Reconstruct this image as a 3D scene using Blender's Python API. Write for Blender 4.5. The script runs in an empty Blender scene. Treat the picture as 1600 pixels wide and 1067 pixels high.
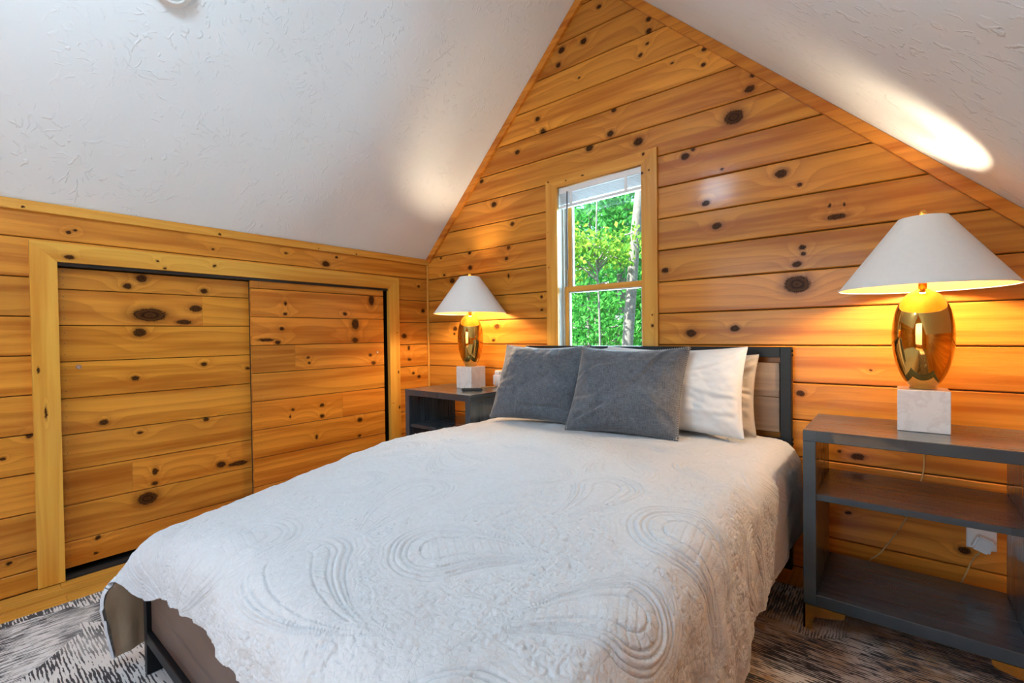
import bpy, bmesh, math, random
import numpy as np
from mathutils import Vector, Matrix

random.seed(7); np.random.seed(7)
SC = bpy.context.scene
COL = SC.collection

# ------------------------------------------------------------------ camera
F_PX = 734.6147; YAW, PITCH, ROLL = -0.6855875, -0.01446173, -0.01237678
cyw, syw = math.cos(YAW), math.sin(YAW)
_r = Vector((cyw, -syw, 0)); _f = Vector((syw, cyw, 0)); _u = Vector((0, 0, 1))
fwd = math.cos(PITCH)*_f + math.sin(PITCH)*_u
up = math.cos(PITCH)*_u - math.sin(PITCH)*_f
rt = math.cos(ROLL)*_r + math.sin(ROLL)*up
up = math.cos(ROLL)*up - math.sin(ROLL)*_r
cam = bpy.data.cameras.new('camera'); camo = bpy.data.objects.new('camera', cam); COL.objects.link(camo)
cam.sensor_width = 36; cam.lens = F_PX/1600*36; cam.clip_start = 0.02
m = Matrix.Identity(4)
for i in range(3):
    m[i][0] = rt[i]; m[i][1] = up[i]; m[i][2] = -fwd[i]
m[2][3] = 1.1
camo.matrix_world = m
SC.camera = camo

# ------------------------------------------------------------------ world, sun, daylight, exposure
w = bpy.data.worlds.new('sky'); SC.world = w; w.use_nodes = True
nt = w.node_tree
sky = nt.nodes.new('ShaderNodeTexSky'); sky.sky_type = 'NISHITA'; sky.sun_disc = False
sky.sun_elevation = math.radians(52); sky.sun_rotation = math.radians(200)
nt.links.new(sky.outputs[0], nt.nodes['Background'].inputs[0]); nt.nodes['Background'].inputs[1].default_value = 0.5
sun = bpy.data.lights.new('sun', 'SUN'); sun.energy = 20.0; sun.angle = 0.01; sun.color = (1, .95, .85)
suno = bpy.data.objects.new('sun', sun); COL.objects.link(suno); suno.rotation_euler = (math.radians(40), 0, math.radians(-25))

def area(name, loc, rot, sx, sy, power, color):
    l = bpy.data.lights.new(name, 'AREA'); l.shape = 'RECTANGLE'; l.size = sx; l.size_y = sy; l.energy = power; l.color = color
    o = bpy.data.objects.new(name, l); COL.objects.link(o); o.location = loc; o.rotation_euler = rot
    return o
# fill light at an added opening behind the camera; daylight through the visible window
area('added_rear_fill', (-1.2, -2.16, 1.25), (math.radians(90), 0, 0), 1.9, 1.9, 21, (0.56, 0.81, 1.0))
area('daylight_gable_window', (-1.39, 2.95, 1.55), (math.radians(-90), 0, 0), 0.8, 1.2, 60, (0.52, 0.77, 1.0))
LAMP_W = 9.5
FAN_W = 60.0
SC.view_settings.view_transform = 'Standard'; SC.view_settings.look = 'None'
SC.view_settings.exposure = 0.18; SC.view_settings.gamma = 1.0; SC.view_settings.use_curve_mapping = False

# ------------------------------------------------------------------ node helper
class NB:
    def __init__(s, name):
        s.m = bpy.data.materials.new(name); s.m.use_nodes = True
        s.t = s.m.node_tree; s.t.nodes.clear()
        s.out = s.t.nodes.new('ShaderNodeOutputMaterial')
    def n(s, typ, ins=None, **kw):
        nd = s.t.nodes.new(typ)
        for k, v in kw.items(): setattr(nd, k, v)
        if ins:
            for k, v in ins.items(): s.set(nd.inputs[k], v)
        return nd
    def set(s, inp, v):
        if hasattr(v, 'is_output'): s.t.links.new(v, inp)
        elif isinstance(v, (tuple, list)):
            if inp.type == 'RGBA' and len(v) == 3: v = (*v, 1)
            inp.default_value = v
        else: inp.default_value = v
    def math(s, op, a, b=None, c=None, clamp=False):
        nd = s.t.nodes.new('ShaderNodeMath'); nd.operation = op; nd.use_clamp = clamp
        s.set(nd.inputs[0], a)
        if b is not None: s.set(nd.inputs[1], b)
        if c is not None: s.set(nd.inputs[2], c)
        return nd.outputs[0]
    def mix(s, f, a, b, mode='MIX'):
        nd = s.t.nodes.new('ShaderNodeMix'); nd.data_type = 'RGBA'; nd.blend_type = mode
        s.set(nd.inputs[0], f); s.set(nd.inputs[6], a); s.set(nd.inputs[7], b)
        return nd.outputs[2]
    def noise(s, vec, scale, detail=3, rough=.5, out='Fac', **kw):
        nd = s.n('ShaderNodeTexNoise', {'Scale': scale, 'Detail': detail, 'Roughness': rough}, **kw)
        if vec is not None: s.set(nd.inputs['Vector'], vec)
        return nd.outputs[out]
    def ramp(s, fac, stops, interp='LINEAR'):
        nd = s.t.nodes.new('ShaderNodeValToRGB'); nd.color_ramp.interpolation = interp
        els = nd.color_ramp.elements
        while len(els) < len(stops): els.new(0.5)
        for e, (p, c) in zip(els, stops):
            e.position = p; e.color = (*c, 1) if len(c) == 3 else c
        s.set(nd.inputs[0], fac); return nd.outputs[0]
    def mapr(s, v, a, b, c, d, smooth=False):
        nd = s.n('ShaderNodeMapRange', {'Value': v, 'From Min': a, 'From Max': b, 'To Min': c, 'To Max': d})
        if smooth: nd.interpolation_type = 'SMOOTHSTEP'
        return nd.outputs[0]
    def vmul(s, v, k):
        return s.n('ShaderNodeVectorMath', {0: v, 1: k}, operation='MULTIPLY').outputs[0]
    def vadd(s, v, k):
        return s.n('ShaderNodeVectorMath', {0: v, 1: k}, operation='ADD').outputs[0]
    def bump(s, h, strength, dist):
        return s.n('ShaderNodeBump', {'Height': h, 'Strength': strength, 'Distance': dist}).outputs[0]
    def pbr(s, **kw):
        nd = s.t.nodes.new('ShaderNodeBsdfPrincipled')
        for k, v in kw.items(): s.set(nd.inputs[k.replace('_', ' ')], v)
        s.t.links.new(nd.outputs[0], s.out.inputs[0]); return nd

def simple(name, col, rough=.5, metal=0., var=.06, vscale=30, bump=0., bscale=200, **kw):
    b = NB(name); tc = b.n('ShaderNodeTexCoord').outputs['Object']
    nz = b.noise(tc, vscale, 3)
    c = b.mix(b.mapr(nz, .3, .7, 0, 1), tuple(x*(1-var) for x in col), tuple(min(1, x*(1+var)) for x in col))
    d = dict(Base_Color=c, Roughness=rough, Metallic=metal, **kw)
    if bump: d['Normal'] = b.bump(b.noise(tc, bscale, 2), bump, .002)
    b.pbr(**d); return b.m

# ------------------------------------------------------------------ pine: knots come from per-board properties k0..k5 = (u, v, radius, stretch)
def knot_group():
    g = bpy.data.node_groups.new('knot', 'ShaderNodeTree')
    g.interface.new_socket('UV', in_out='INPUT', socket_type='NodeSocketVector')
    g.interface.new_socket('K', in_out='INPUT', socket_type='NodeSocketVector')
    g.interface.new_socket('E', in_out='INPUT', socket_type='NodeSocketFloat')
    g.interface.new_socket('D', in_out='OUTPUT', socket_type='NodeSocketFloat')
    gi = g.nodes.new('NodeGroupInput'); go = g.nodes.new('NodeGroupOutput')
    def M(op, a, b=None):
        n = g.nodes.new('ShaderNodeMath'); n.operation = op
        for i, v in enumerate((a, b)):
            if v is None: continue
            if hasattr(v, 'is_output'): g.links.new(v, n.inputs[i])
            else: n.inputs[i].default_value = v
        return n.outputs[0]
    a = g.nodes.new('ShaderNodeSeparateXYZ'); g.links.new(gi.outputs['UV'], a.inputs[0])
    k = g.nodes.new('ShaderNodeSeparateXYZ'); g.links.new(gi.outputs['K'], k.inputs[0])
    r = M('MAXIMUM', k.outputs[2], 1e-5); e = M('MAXIMUM', gi.outputs['E'], .1)
    du = M('DIVIDE', M('SUBTRACT', a.outputs[0], k.outputs[0]), M('MULTIPLY', r, e))
    dv = M('DIVIDE', M('SUBTRACT', a.outputs[1], k.outputs[1]), r)
    d = M('SQRT', M('ADD', M('MULTIPLY', du, du), M('MULTIPLY', dv, dv)))
    g.links.new(d, go.inputs['D']); return g
KG = knot_group()

def pine(name, light, dark, coat=.20, nk=6, ring=15., contrast=1.0, rough=.34):
    b = NB(name)
    uv = b.n('ShaderNodeUVMap', uv_map='grain').outputs[0]
    rnd = b.n('ShaderNodeObjectInfo').outputs['Random']
    off = b.n('ShaderNodeCombineXYZ', {0: b.math('MULTIPLY', rnd, 37.), 1: b.math('MULTIPLY', rnd, 11.3), 2: b.math('MULTIPLY', rnd, 5.)}).outputs[0]
    wob = b.noise(uv, 38, 3, .65, out='Color')
    uvw = b.vadd(uv, b.vmul(b.vadd(wob, (-.5, -.5, -.5)), (.020, .014, 0)))
    dmin = None; defl = None
    for i in range(nk):
        at = b.n('ShaderNodeAttribute', attribute_name='k%d' % i, attribute_type='OBJECT')
        gn = b.t.nodes.new('ShaderNodeGroup'); gn.node_tree = KG
        b.set(gn.inputs['UV'], uvw); b.set(gn.inputs['K'], at.outputs['Vector']); b.set(gn.inputs['E'], at.outputs['Alpha'])
        d = gn.outputs['D']
        dmin = d if dmin is None else b.math('MINIMUM', dmin, d)
        f = b.math('DIVIDE', 1., b.math('ADD', 1., b.math('MULTIPLY', b.math('MULTIPLY', d, d), .30)))
        defl = f if defl is None else b.math('ADD', defl, f)
    sp = b.n('ShaderNodeSeparateXYZ', {0: uv})
    suv = b.vadd(b.vmul(uv, (.42, 4.2, 1)), off)
    low = b.noise(suv, 1.0, 2, .45)
    v = b.math('MULTIPLY', sp.outputs[1], ring)
    g = b.math('ADD', b.math('ADD', v, b.math('MULTIPLY', low, 6.)), b.math('MULTIPLY', defl, 2.6))
    saw = b.math('FRACT', g)
    rings = b.mapr(saw, 0, 1, 0, 1)
    rings = b.math('POWER', rings, 1.7)
    rings = b.math('MULTIPLY', rings, b.mapr(saw, .93, 1.0, 1.0, 0.0))
    fine = b.noise(b.vadd(b.vmul(uv, (5, 330, 1)), off), 1.0, 2, .6)
    patch = b.noise(b.vadd(b.vmul(uv, (.9, 16, 1)), off), 1.0, 3, .55)
    gr = b.math('ADD', b.math('MULTIPLY', rings, .52*contrast), b.math('MULTIPLY', b.math('SUBTRACT', fine, .5), .55*contrast), clamp=True)
    c = b.mix(gr, light, dark)
    c = b.mix(b.mapr(patch, .40, .70, 0, .85, True), c, tuple(x*y for x, y in zip(dark, (1.05, .95, .85))))
    # halo, bark ring, heart of the knots
    halo = b.mapr(dmin, .9, 2.1, .62, 0, True)
    c = b.mix(halo, c, tuple(x*.55 for x in dark))
    kin = b.mapr(b.math('ADD', dmin, b.math('MULTIPLY', b.math('SUBTRACT', b.noise(uv, 160, 2), .5), .5)), .85, 1.12, 1, 0)
    kc = b.ramp(b.math('FRACT', b.math('MULTIPLY', dmin, 2.2)), [(0, (.040, .013, .004)), (.6, (.085, .030, .008)), (1, (.014, .005, .002))])
    c = b.mix(kin, c, kc)
    tone = b.n('ShaderNodeAttribute', attribute_name='tone', attribute_type='OBJECT').outputs['Color']
    c = b.mix(1.0, c, tone, 'MULTIPLY')
    vv = b.math('ADD', .90, b.math('MULTIPLY', rnd, .2))
    c = b.n('ShaderNodeHueSaturation', {'Color': c, 'Value': vv, 'Saturation': 1.0}).outputs[0]
    h = b.math('ADD', b.math('MULTIPLY', fine, .4), b.math('MULTIPLY', b.noise(b.vmul(uv, (9, 22, 1)), 1, 2), 1.6))
    b.pbr(Base_Color=c, Roughness=b.mapr(fine, .3, .7, rough-.05, rough+.1), Coat_Weight=b.mapr(kin, 0, 1, coat, .03), Coat_Roughness=.13, Specular_IOR_Level=b.mapr(kin, 0, 1, .20, .05),
          Normal=b.bump(h, .28, .004))
    return b.m

PINE = pine('varnished_pine', (.680, .266, .032), (.355, .106, .008))
PINE_TRIM = pine('yellow_pine_trim', (.71, .365, .056), (.50, .205, .020), ring=22., contrast=.8, nk=4)
PINE_FLOOR = pine('pine_floor', (.66, .33, .052), (.42, .165, .018), ring=34., contrast=1.2, nk=1)
def greywood(name, cols, sc=(3., 60., 1.), rough=.42, metal=0., coat=0.):
    b = NB(name); uv = b.n('ShaderNodeUVMap', uv_map='grain').outputs[0]
    rnd = b.n('ShaderNodeObjectInfo').outputs['Random']
    off = b.n('ShaderNodeCombineXYZ', {0: b.math('MULTIPLY', rnd, 37.), 1: b.math('MULTIPLY', rnd, 11.3)}).outputs[0]
    n1 = b.noise(b.vadd(b.vmul(uv, sc), off), 1, 4, .6)
    n2 = b.noise(b.vadd(b.vmul(uv, (sc[0]*.5, sc[1]*.18, 1)), off), 1, 3, .5)
    f = b.math('ADD', b.math('MULTIPLY', n1, .5), b.math('MULTIPLY', n2, .5))
    c = b.ramp(b.mapr(f, .3, .7, 0, 1), [(i/(len(cols)-1), cc) for i, cc in enumerate(cols)])
    b.pbr(Base_Color=c, Roughness=b.mapr(n1, .3, .7, rough-.08, rough+.1), Metallic=metal, Coat_Weight=coat, Normal=b.bump(n1, .15, .002))
    return b.m
STEELWOOD = greywood('blue_grey_washed_wood', [(.016, .026, .034), (.036, .055, .070), (.085, .120, .145)], sc=(2.2, 90, 1), rough=.30, coat=.5)
BARN = greywood('streaked_brown_laminate', [(.10, .058, .034), (.22, .135, .080), (.36, .245, .155)], sc=(1.1, 38, 1), rough=.4)
BARN_D = greywood('dark_brown_laminate', [(.052, .028, .020), (.10, .056, .038), (.19, .115, .08)], sc=(1.0, 26, 1), rough=.38)
BLACK = simple('black_powder_coated_steel', (.0045, .006, .008), .42, .0, .2, 60, .05, Specular_IOR_Level=.30)
DARK = simple('dark_closet', (.02, .014, .01), .9)
BACK = simple('dark_board_backing', (.05, .022, .008), .8)
BRASS = simple('brushed_brass', (.72, .42, .10), .26, 1., .12, 40)
GOLD = simple('polished_gold', (.66, .39, .10), .06, 1., .05, 8)
GOLD_IN = simple('gold_foil_lining', (.60, .34, .08), .55, .0, .05, 20)
SHADE = simple('white_paper_shade', (.80, .79, .77), .8, 0, .015, 60, .03, 500)
WHITE = simple('white_plastic', (.78, .78, .77), .35, 0, .02)
BLIND = simple('white_blind_vinyl', (.80, .80, .81), .4, 0, .02)
VINYL = simple('cream_jamb_track', (.50, .49, .43), .4, 0, .04)
CHROME = simple('silver_metal', (.65, .66, .68), .25, 1., .05)
RUBBER = simple('black_plastic', (.012, .012, .013), .45, 0, .1)
KEYS = simple('grey_rubber_keys', (.10, .10, .11), .6)
CORD = simple('gold_lamp_cord', (.62, .40, .15), .35, 0, .05)
LATEX = simple('white_mattress_ticking', (.7, .69, .66), .9, 0, .03, 20, .1)

def marble():
    b = NB('white_marble'); tc = b.n('ShaderNodeTexCoord').outputs['Object']
    wv = b.noise(b.vadd(tc, b.vmul(b.noise(tc, 5, 4, out='Color'), (.25, .25, .25))), 9, 5, .6)
    c = b.ramp(wv, [(.42, (.80, .77, .74)), (.50, (.72, .68, .65)), (.56, (.80, .78, .76))])
    b.pbr(Base_Color=c, Roughness=.22); return b.m
MARBLE = marble()

def plaster():
    b = NB('stomped_ceiling_plaster'); tc = b.n('ShaderNodeTexCoord').outputs['Object']
    def layer(off, sc, n):
        q = b.vadd(b.vmul(tc, (1, 1, .55)), off)
        q = b.vadd(q, b.vmul(b.vadd(b.noise(tc, 7, 2, out='Color'), (-.5, -.5, -.5)), (.10, .10, .10)))
        vo = b.n('ShaderNodeTexVoronoi', {'Vector': q, 'Scale': sc, 'Randomness': 1.0})
        dv = b.n('ShaderNodeVectorMath', {0: b.vmul(q, (sc, sc, sc)), 1: b.vmul(vo.outputs['Position'], (sc, sc, sc))}, operation='SUBTRACT').outputs[0]
        s = b.n('ShaderNodeSeparateXYZ', {0: dv})
        ang = b.math('ARCTAN2', s.outputs[1], b.math('ADD', s.outputs[0], s.outputs[2]))
        nz = b.noise(tc, 22, 3)
        st = b.math('SINE', b.math('ADD', b.math('MULTIPLY', ang, n), b.math('MULTIPLY', nz, 5.)))
        st = b.mapr(st, .72, 1.0, 0, 1, True)
        rad = b.mapr(vo.outputs['Distance'], .08, .35, 0, 1, True)
        br = b.mapr(b.noise(tc, 24, 2), .49, .60, 0, 1, True)
        return b.math('MULTIPLY', b.math('MULTIPLY', st, rad), br)
    h = b.math('MAXIMUM', layer((0, 0, 0), 3.4, 21.), layer((3.1, 1.7, .6), 2.9, 19.))
    h = b.math('ADD', h, b.math('MULTIPLY', b.noise(tc, 60, 3), .08))
    c = b.mix(b.mapr(b.noise(tc, 3, 3), .3, .7, 0, 1), (.755, .785, .805), (.785, .812, .832))
    b.pbr(Base_Color=c, Roughness=.75, Normal=b.bump(b.math('MULTIPLY', h, b.mapr(b.noise(tc, 2.6, 2), .36, .62, .15, 1, True)), .55, .004)); return b.m
PLASTER = plaster()

def rugmat():
    b = NB('distressed_woven_rug'); tc = b.n('ShaderNodeTexCoord').outputs['Object']
    tcw = b.vadd(tc, b.vmul(b.vadd(b.noise(tc, 14, 2, out='Color'), (-.5, -.5, -.5)), (.010, .010, 0)))
    xyz = b.n('ShaderNodeSeparateXYZ', {0: tcw})
    def strokes(co, freq, stretch, seed):
        row = b.math('FRACT', b.math('MULTIPLY', co, freq))
        tri = b.math('MULTIPLY', b.math('ABSOLUTE', b.math('SUBTRACT', row, .5)), 2.)
        a = b.noise(b.vadd(b.vmul(tc, stretch), seed), 1, 3, .6)
        k = b.noise(b.vadd(tc, seed), 5.5, 2)
        f = b.mapr(b.math('ADD', b.math('MULTIPLY', a, .62), b.math('MULTIPLY', k, .38)), .395, .595, -.25, 1.15)
        return b.mapr(b.math('SUBTRACT', f, tri), 0, .12, 0, 1)
    sx = strokes(xyz.outputs[1], 104., (15, 90, 1), (0, 0, 0))
    sy = strokes(xyz.outputs[0], 104., (90, 15, 1), (7, 3, 0))
    br = b.n('ShaderNodeTexVoronoi', {'Vector': b.vmul(tcw, (3.1, 3.6, 0)), 'Scale': 1.0}, distance='CHEBYCHEV')
    cell = b.n('ShaderNodeSeparateColor', {0: br.outputs['Color']})
    sel = b.math('GREATER_THAN', cell.outputs[1], .60)
    ink = b.math('ADD', b.math('MULTIPLY', sel, sy), b.math('MULTIPLY', b.math('SUBTRACT', 1., sel), sx))
    tanz = b.mapr(b.math('ADD', b.noise(b.vadd(tc, (6.2, 2.3, 0)), 1.9, 2), b.math('MULTIPLY', b.math('ADD', xyz.outputs[0], 1.5), .10)), .50, .60, 0, 1, True)
    tint = b.mix(tanz, (.62, .60, .575), (.38, .225, .11))
    tint = b.mix(b.mapr(b.noise(tc, 25, 3), .4, .7, 0, .35), tint, (.75, .73, .72))
    fade = b.mapr(b.noise(b.vadd(tc, (1, 2, 0)), 3.2, 3), .30, .50, .35, 1, True)
    c = b.mix(b.math('MULTIPLY', ink, fade), tint, (.022, .021, .026))
    b.pbr(Base_Color=c, Roughness=.92, Normal=b.bump(b.noise(tc, 420, 2), .4, .002), Sheen_Weight=.15); return b.m
RUG = rugmat()

def fabric(name, c0, c1, rough=.85, weave=900, sheen=.2, bump=.25, vs=8, wt=.65):
    b = NB(name); tc = b.n('ShaderNodeTexCoord').outputs['Object']
    uv = b.n('ShaderNodeUVMap', uv_map='grain').outputs[0]
    f = b.noise(tc, vs, 4, .6)
    t1 = b.noise(b.vmul(uv, (40, weave, 1)), 1, 2); t2 = b.noise(b.vmul(uv, (weave, 40, 1)), 1, 2)
    th = b.math('MAXIMUM', t1, t2)
    ff = b.math('ADD', b.math('MULTIPLY', f, wt), b.math('MULTIPLY', th, 1-wt))
    c = b.mix(b.mapr(ff, .38, .66, 0, 1), c0, c1)
    b.pbr(Base_Color=c, Roughness=rough, Sheen_Weight=sheen, Sheen_Roughness=.4, Normal=b.bump(th, bump, .0012)); return b.m
def quilt():
    b = NB('white_quilted_cotton'); uv = b.n('ShaderNodeUVMap', uv_map='grain').outputs[0]
    wv = b.vadd(uv, b.vmul(b.vadd(b.noise(uv, 30, 2, out='Color'), (-.5, -.5, -.5)), (.02, .02, 0)))
    vo = b.n('ShaderNodeTexVoronoi', {'Vector': wv, 'Scale': 75.}, feature='DISTANCE_TO_EDGE').outputs['Distance']
    v2 = b.n('ShaderNodeTexVoronoi', {'Vector': wv, 'Scale': 210.}).outputs['Distance']
    cr = b.noise(b.vmul(uv, (60, 60, 1)), 1, 4, .65)
    h = b.math('ADD', b.math('ADD', b.mapr(vo, 0, .16, 0, 1, True), b.math('MULTIPLY', v2, .35)), b.math('MULTIPLY', cr, 1.2))
    c = b.mix(b.mapr(cr, .35, .65, 0, 1), (.555, .562, .573), (.595, .602, .611))
    b.pbr(Base_Color=c, Roughness=.85, Sheen_Weight=.05, Normal=b.bump(h, .22, .0035)); return b.m
QUILT = quilt()
LINING = fabric('tan_sateen_lining', (.27, .195, .12), (.40, .30, .195), .40, 700, .3, .08, 3)
VELVET = fabric('charcoal_chenille', (.042, .048, .058), (.130, .144, .168), .8, 240, .5, .8, 12, .30)
SHAM = fabric('white_cotton_sham', (.66, .655, .65), (.72, .71, .705), .85, 900, .05, .08)
BEIGE = fabric('taupe_sateen_case', (.36, .31, .255), (.45, .395, .33), .5, 800, .25, .08, 4)
THREAD = simple('taupe_whipstitch_thread', (.42, .37, .31), .8, 0, .2, 300)

def leafmat(name, c0, c1):
    b = NB(name); r = b.n('ShaderNodeNewGeometry').outputs['Random Per Island']
    c = b.mix(r, c0, c1)
    d = b.n('ShaderNodeBsdfDiffuse', {'Color': c}); t = b.n('ShaderNodeBsdfTranslucent', {'Color': c})
    mx = b.n('ShaderNodeMixShader', {0: .45, 1: d.outputs[0], 2: t.outputs[0]})
    b.t.links.new(mx.outputs[0], b.out.inputs[0]); return b.m
LEAF = [leafmat('leaf_green', (.035, .23, .045), (.12, .45, .09)), leafmat('leaf_yellow_green', (.09, .34, .045), (.36, .53, .07)),
        leafmat('leaf_deep_green', (.012, .11, .028), (.05, .26, .055))]
BARK = [simple('pale_bark', (.20, .19, .175), .9, 0, .3, 22, .4, 60), simple('grey_brown_bark', (.16, .15, .145), .9, 0, .3, 22, .4, 60)]
GROUND = simple('leaf_litter', (.06, .14, .04), .95, 0, .5, 2)
def glassmat():
    b = NB('window_glass')
    t = b.n('ShaderNodeBsdfTransparent', {'Color': (.97, 1, .98)}); g = b.n('ShaderNodeBsdfGlossy', {'Roughness': .02})
    fr = b.n('ShaderNodeFresnel', {'IOR': 1.3})
    mx = b.n('ShaderNodeMixShader', {0: fr.outputs[0], 1: t.outputs[0], 2: g.outputs[0]})
    b.t.links.new(mx.outputs[0], b.out.inputs[0]); return b.m
GLASS = glassmat()
def emit(name, col, st):
    b = NB(name); e = b.n('ShaderNodeEmission', {'Color': col, 'Strength': st}); b.t.links.new(e.outputs[0], b.out.inputs[0]); return b.m

# ------------------------------------------------------------------ mesh helpers
AX = {'x': 0, 'y': 1, 'z': 2}
def finish(name, bm, mat, parent=None, along='x', across=None, smooth=False, tone=None):
    bmesh.ops.recalc_face_normals(bm, faces=bm.faces)
    uvl = bm.loops.layers.uv.new('grain')
    a = AX[along]; rest = [i for i in range(3) if i != a]
    for f in bm.faces:
        nrm = f.normal
        if abs(nrm[a]) > .8: pa, pb = rest
        else:
            pa = a
            pb = rest[0] if abs(nrm[rest[0]]) < abs(nrm[rest[1]]) else rest[1]
            if across: pb = AX[across]
        for l in f.loops: l[uvl].uv = (l.vert.co[pa], l.vert.co[pb])
        f.smooth = smooth
    me = bpy.data.meshes.new(name); bm.to_mesh(me); bm.free()
    return link(name, me, mat, parent, tone)
def link(name, me, mat, parent=None, tone=None):
    if mat is not None and not me.materials: me.materials.append(mat)
    o = bpy.data.objects.new(name, me); COL.objects.link(o)
    if parent is not None: o.parent = parent
    o['tone'] = list(tone) if tone else [1., 1., 1.]
    return o
def tag(o, label, cat=None, group=None, kind=None):
    o['label'] = label
    if cat: o['category'] = cat
    if group: o['group'] = group
    if kind: o['kind'] = kind
    return o
def empty(name, loc=(0, 0, 0)):
    o = bpy.data.objects.new(name, None); COL.objects.link(o); o.location = loc; o.empty_display_size = .05
    return o
def bbox(bm, x0, x1, y0, y1, z0, z1, bev=0., seg=1):
    b2 = bmesh.new()
    r = bmesh.ops.create_cube(b2, size=1.)
    for v in b2.verts:
        v.co = Vector((x0+(v.co.x+.5)*(x1-x0), y0+(v.co.y+.5)*(y1-y0), z0+(v.co.z+.5)*(z1-z0)))
    if bev: bmesh.ops.bevel(b2, geom=list(b2.edges), offset=bev, segments=seg, affect='EDGES')
    me = bpy.data.meshes.new('tmp'); b2.to_mesh(me); b2.free(); bm.from_mesh(me); bpy.data.meshes.remove(me)
def box(name, x0, x1, y0, y1, z0, z1, mat, parent=None, bev=.0015, along='x', across=None, tone=None, seg=1):
    bm = bmesh.new(); bbox(bm, x0, x1, y0, y1, z0, z1, bev, seg)
    return finish(name, bm, mat, parent, along, across, tone=tone)
def prism(name, poly, plane, front, back, cham, mat, parent, along, tone=None, both=False):
    """board with chamfered long edges. poly in (u, v); plane 'xz' extrudes y, 'yz' extrudes x; front is the visible depth."""
    vs = [p[1] for p in poly]; us = [p[0] for p in poly]; lo, hi = min(vs), max(vs); ulo, uhi = min(us), max(us)
    sgn = 1 if back > front else -1
    def P(u, v, d): return (u, d, v) if plane == 'xz' else (d, u, v)
    bm = bmesh.new(); rings = []
    fr = []
    for u, v in poly:
        if not both:
            vv = v + cham if v < lo + 1e-4 else v - cham if v > hi - 1e-4 else v; uu = u
        else:
            cu, cv = sum(us)/len(us), sum(vs)/len(vs)
            vv = v; uu = u
        fr.append(P(uu, vv, front))
    rings.append([bm.verts.new(c) for c in fr])
    rings.append([bm.verts.new(P(u, v, front + sgn*cham)) for u, v in poly])
    rings.append([bm.verts.new(P(u, v, back)) for u, v in poly])
    n = len(poly)
    bm.faces.new(rings[0]); bm.faces.new(rings[2][::-1])
    for a in (0, 1):
        for i in range(n):
            bm.faces.new((rings[a][i], rings[a][(i+1) % n], rings[a+1][(i+1) % n], rings[a+1][i]))
    return finish(name, bm, mat, parent, along, across='z' if along != 'z' else None, tone=tone)
def lathe_bm(bm, prof, c, n=48, cap0=False, cap1=False):
    rings = []
    for r, z in prof:
        rings.append([bm.verts.new((c[0]+r*math.cos(2*math.pi*i/n), c[1]+r*math.sin(2*math.pi*i/n), c[2]+z)) for i in range(n)])
    for a, b in zip(rings, rings[1:]):
        for i in range(n): bm.faces.new((a[i], a[(i+1) % n], b[(i+1) % n], b[i]))
    if cap0: bm.faces.new(rings[0][::-1])
    if cap1: bm.faces.new(rings[-1])
def lathe(name, prof, c, mat, parent, n=48, cap0=False, cap1=False, smooth=True):
    bm = bmesh.new(); lathe_bm(bm, prof, c, n, cap0, cap1)
    return finish(name, bm, mat, parent, 'z', smooth=smooth)
def tube_bm(bm, pts, r, n=8):
    pts = [Vector(p) for p in pts]; rings = []
    for i, p in enumerate(pts):
        rr = r[i] if isinstance(r, (list, tuple)) else r
        t = (pts[min(i+1, len(pts)-1)] - pts[max(i-1, 0)]).normalized()
        a = t.cross(Vector((0, 0, 1)) if abs(t.z) < .9 else Vector((1, 0, 0))).normalized(); b = t.cross(a)
        rings.append([bm.verts.new(p + rr*(math.cos(2*math.pi*k/n)*a + math.sin(2*math.pi*k/n)*b)) for k in range(n)])
    for q, s in zip(rings, rings[1:]):
        for k in range(n): bm.faces.new((q[k], q[(k+1) % n], s[(k+1) % n], s[k]))
    bm.faces.new(rings[0][::-1]); bm.faces.new(rings[-1])
def spline(pts, n=24):
    P = [Vector(p) for p in pts]; P = [P[0]] + P + [P[-1]]; out = []
    for i in range(1, len(P)-2):
        for k in range(n):
            t = k/n; a, b, c, d = P[i-1:i+3]
            out.append(.5*((2*b) + (c-a)*t + (2*a-5*b+4*c-d)*t*t + (3*b-a-3*c+d)*t**3))
    out.append(P[-2]); return out
def tube(name, pts, r, mat, parent=None, n=8):
    bm = bmesh.new(); tube_bm(bm, pts, r, n); return finish(name, bm, mat, parent, 'z', smooth=True)
def grid_mesh(name, P, UV=None, smooth=True, flip=False):
    """P: (n, m, 3) numpy array -> mesh"""
    n, m_ = P.shape[:2]
    me = bpy.data.meshes.new(name)
    me.vertices.add(n*m_); me.vertices.foreach_set('co', P.reshape(-1).astype(np.float32))
    idx = np.arange(n*m_).reshape(n, m_)
    a, b, c, d = idx[:-1, :-1], idx[1:, :-1], idx[1:, 1:], idx[:-1, 1:]
    q = np.stack([a, b, c, d] if not flip else [a, d, c, b], -1).reshape(-1, 4)
    me.loops.add(q.size); me.loops.foreach_set('vertex_index', q.reshape(-1).astype(np.int32))
    me.polygons.add(len(q)); me.polygons.foreach_set('loop_start', np.arange(0, q.size, 4, dtype=np.int32))
    me.polygons.foreach_set('use_smooth', np.full(len(q), smooth))
    uvl = me.uv_layers.new(name='grain')
    if UV is not None: uvl.data.foreach_set('uv', UV.reshape(-1, 2)[q.reshape(-1)].reshape(-1).astype(np.float32))
    me.update(calc_edges=True); me.validate()
    return me
_perm = np.random.RandomState(3).rand(512, 512)
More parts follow.
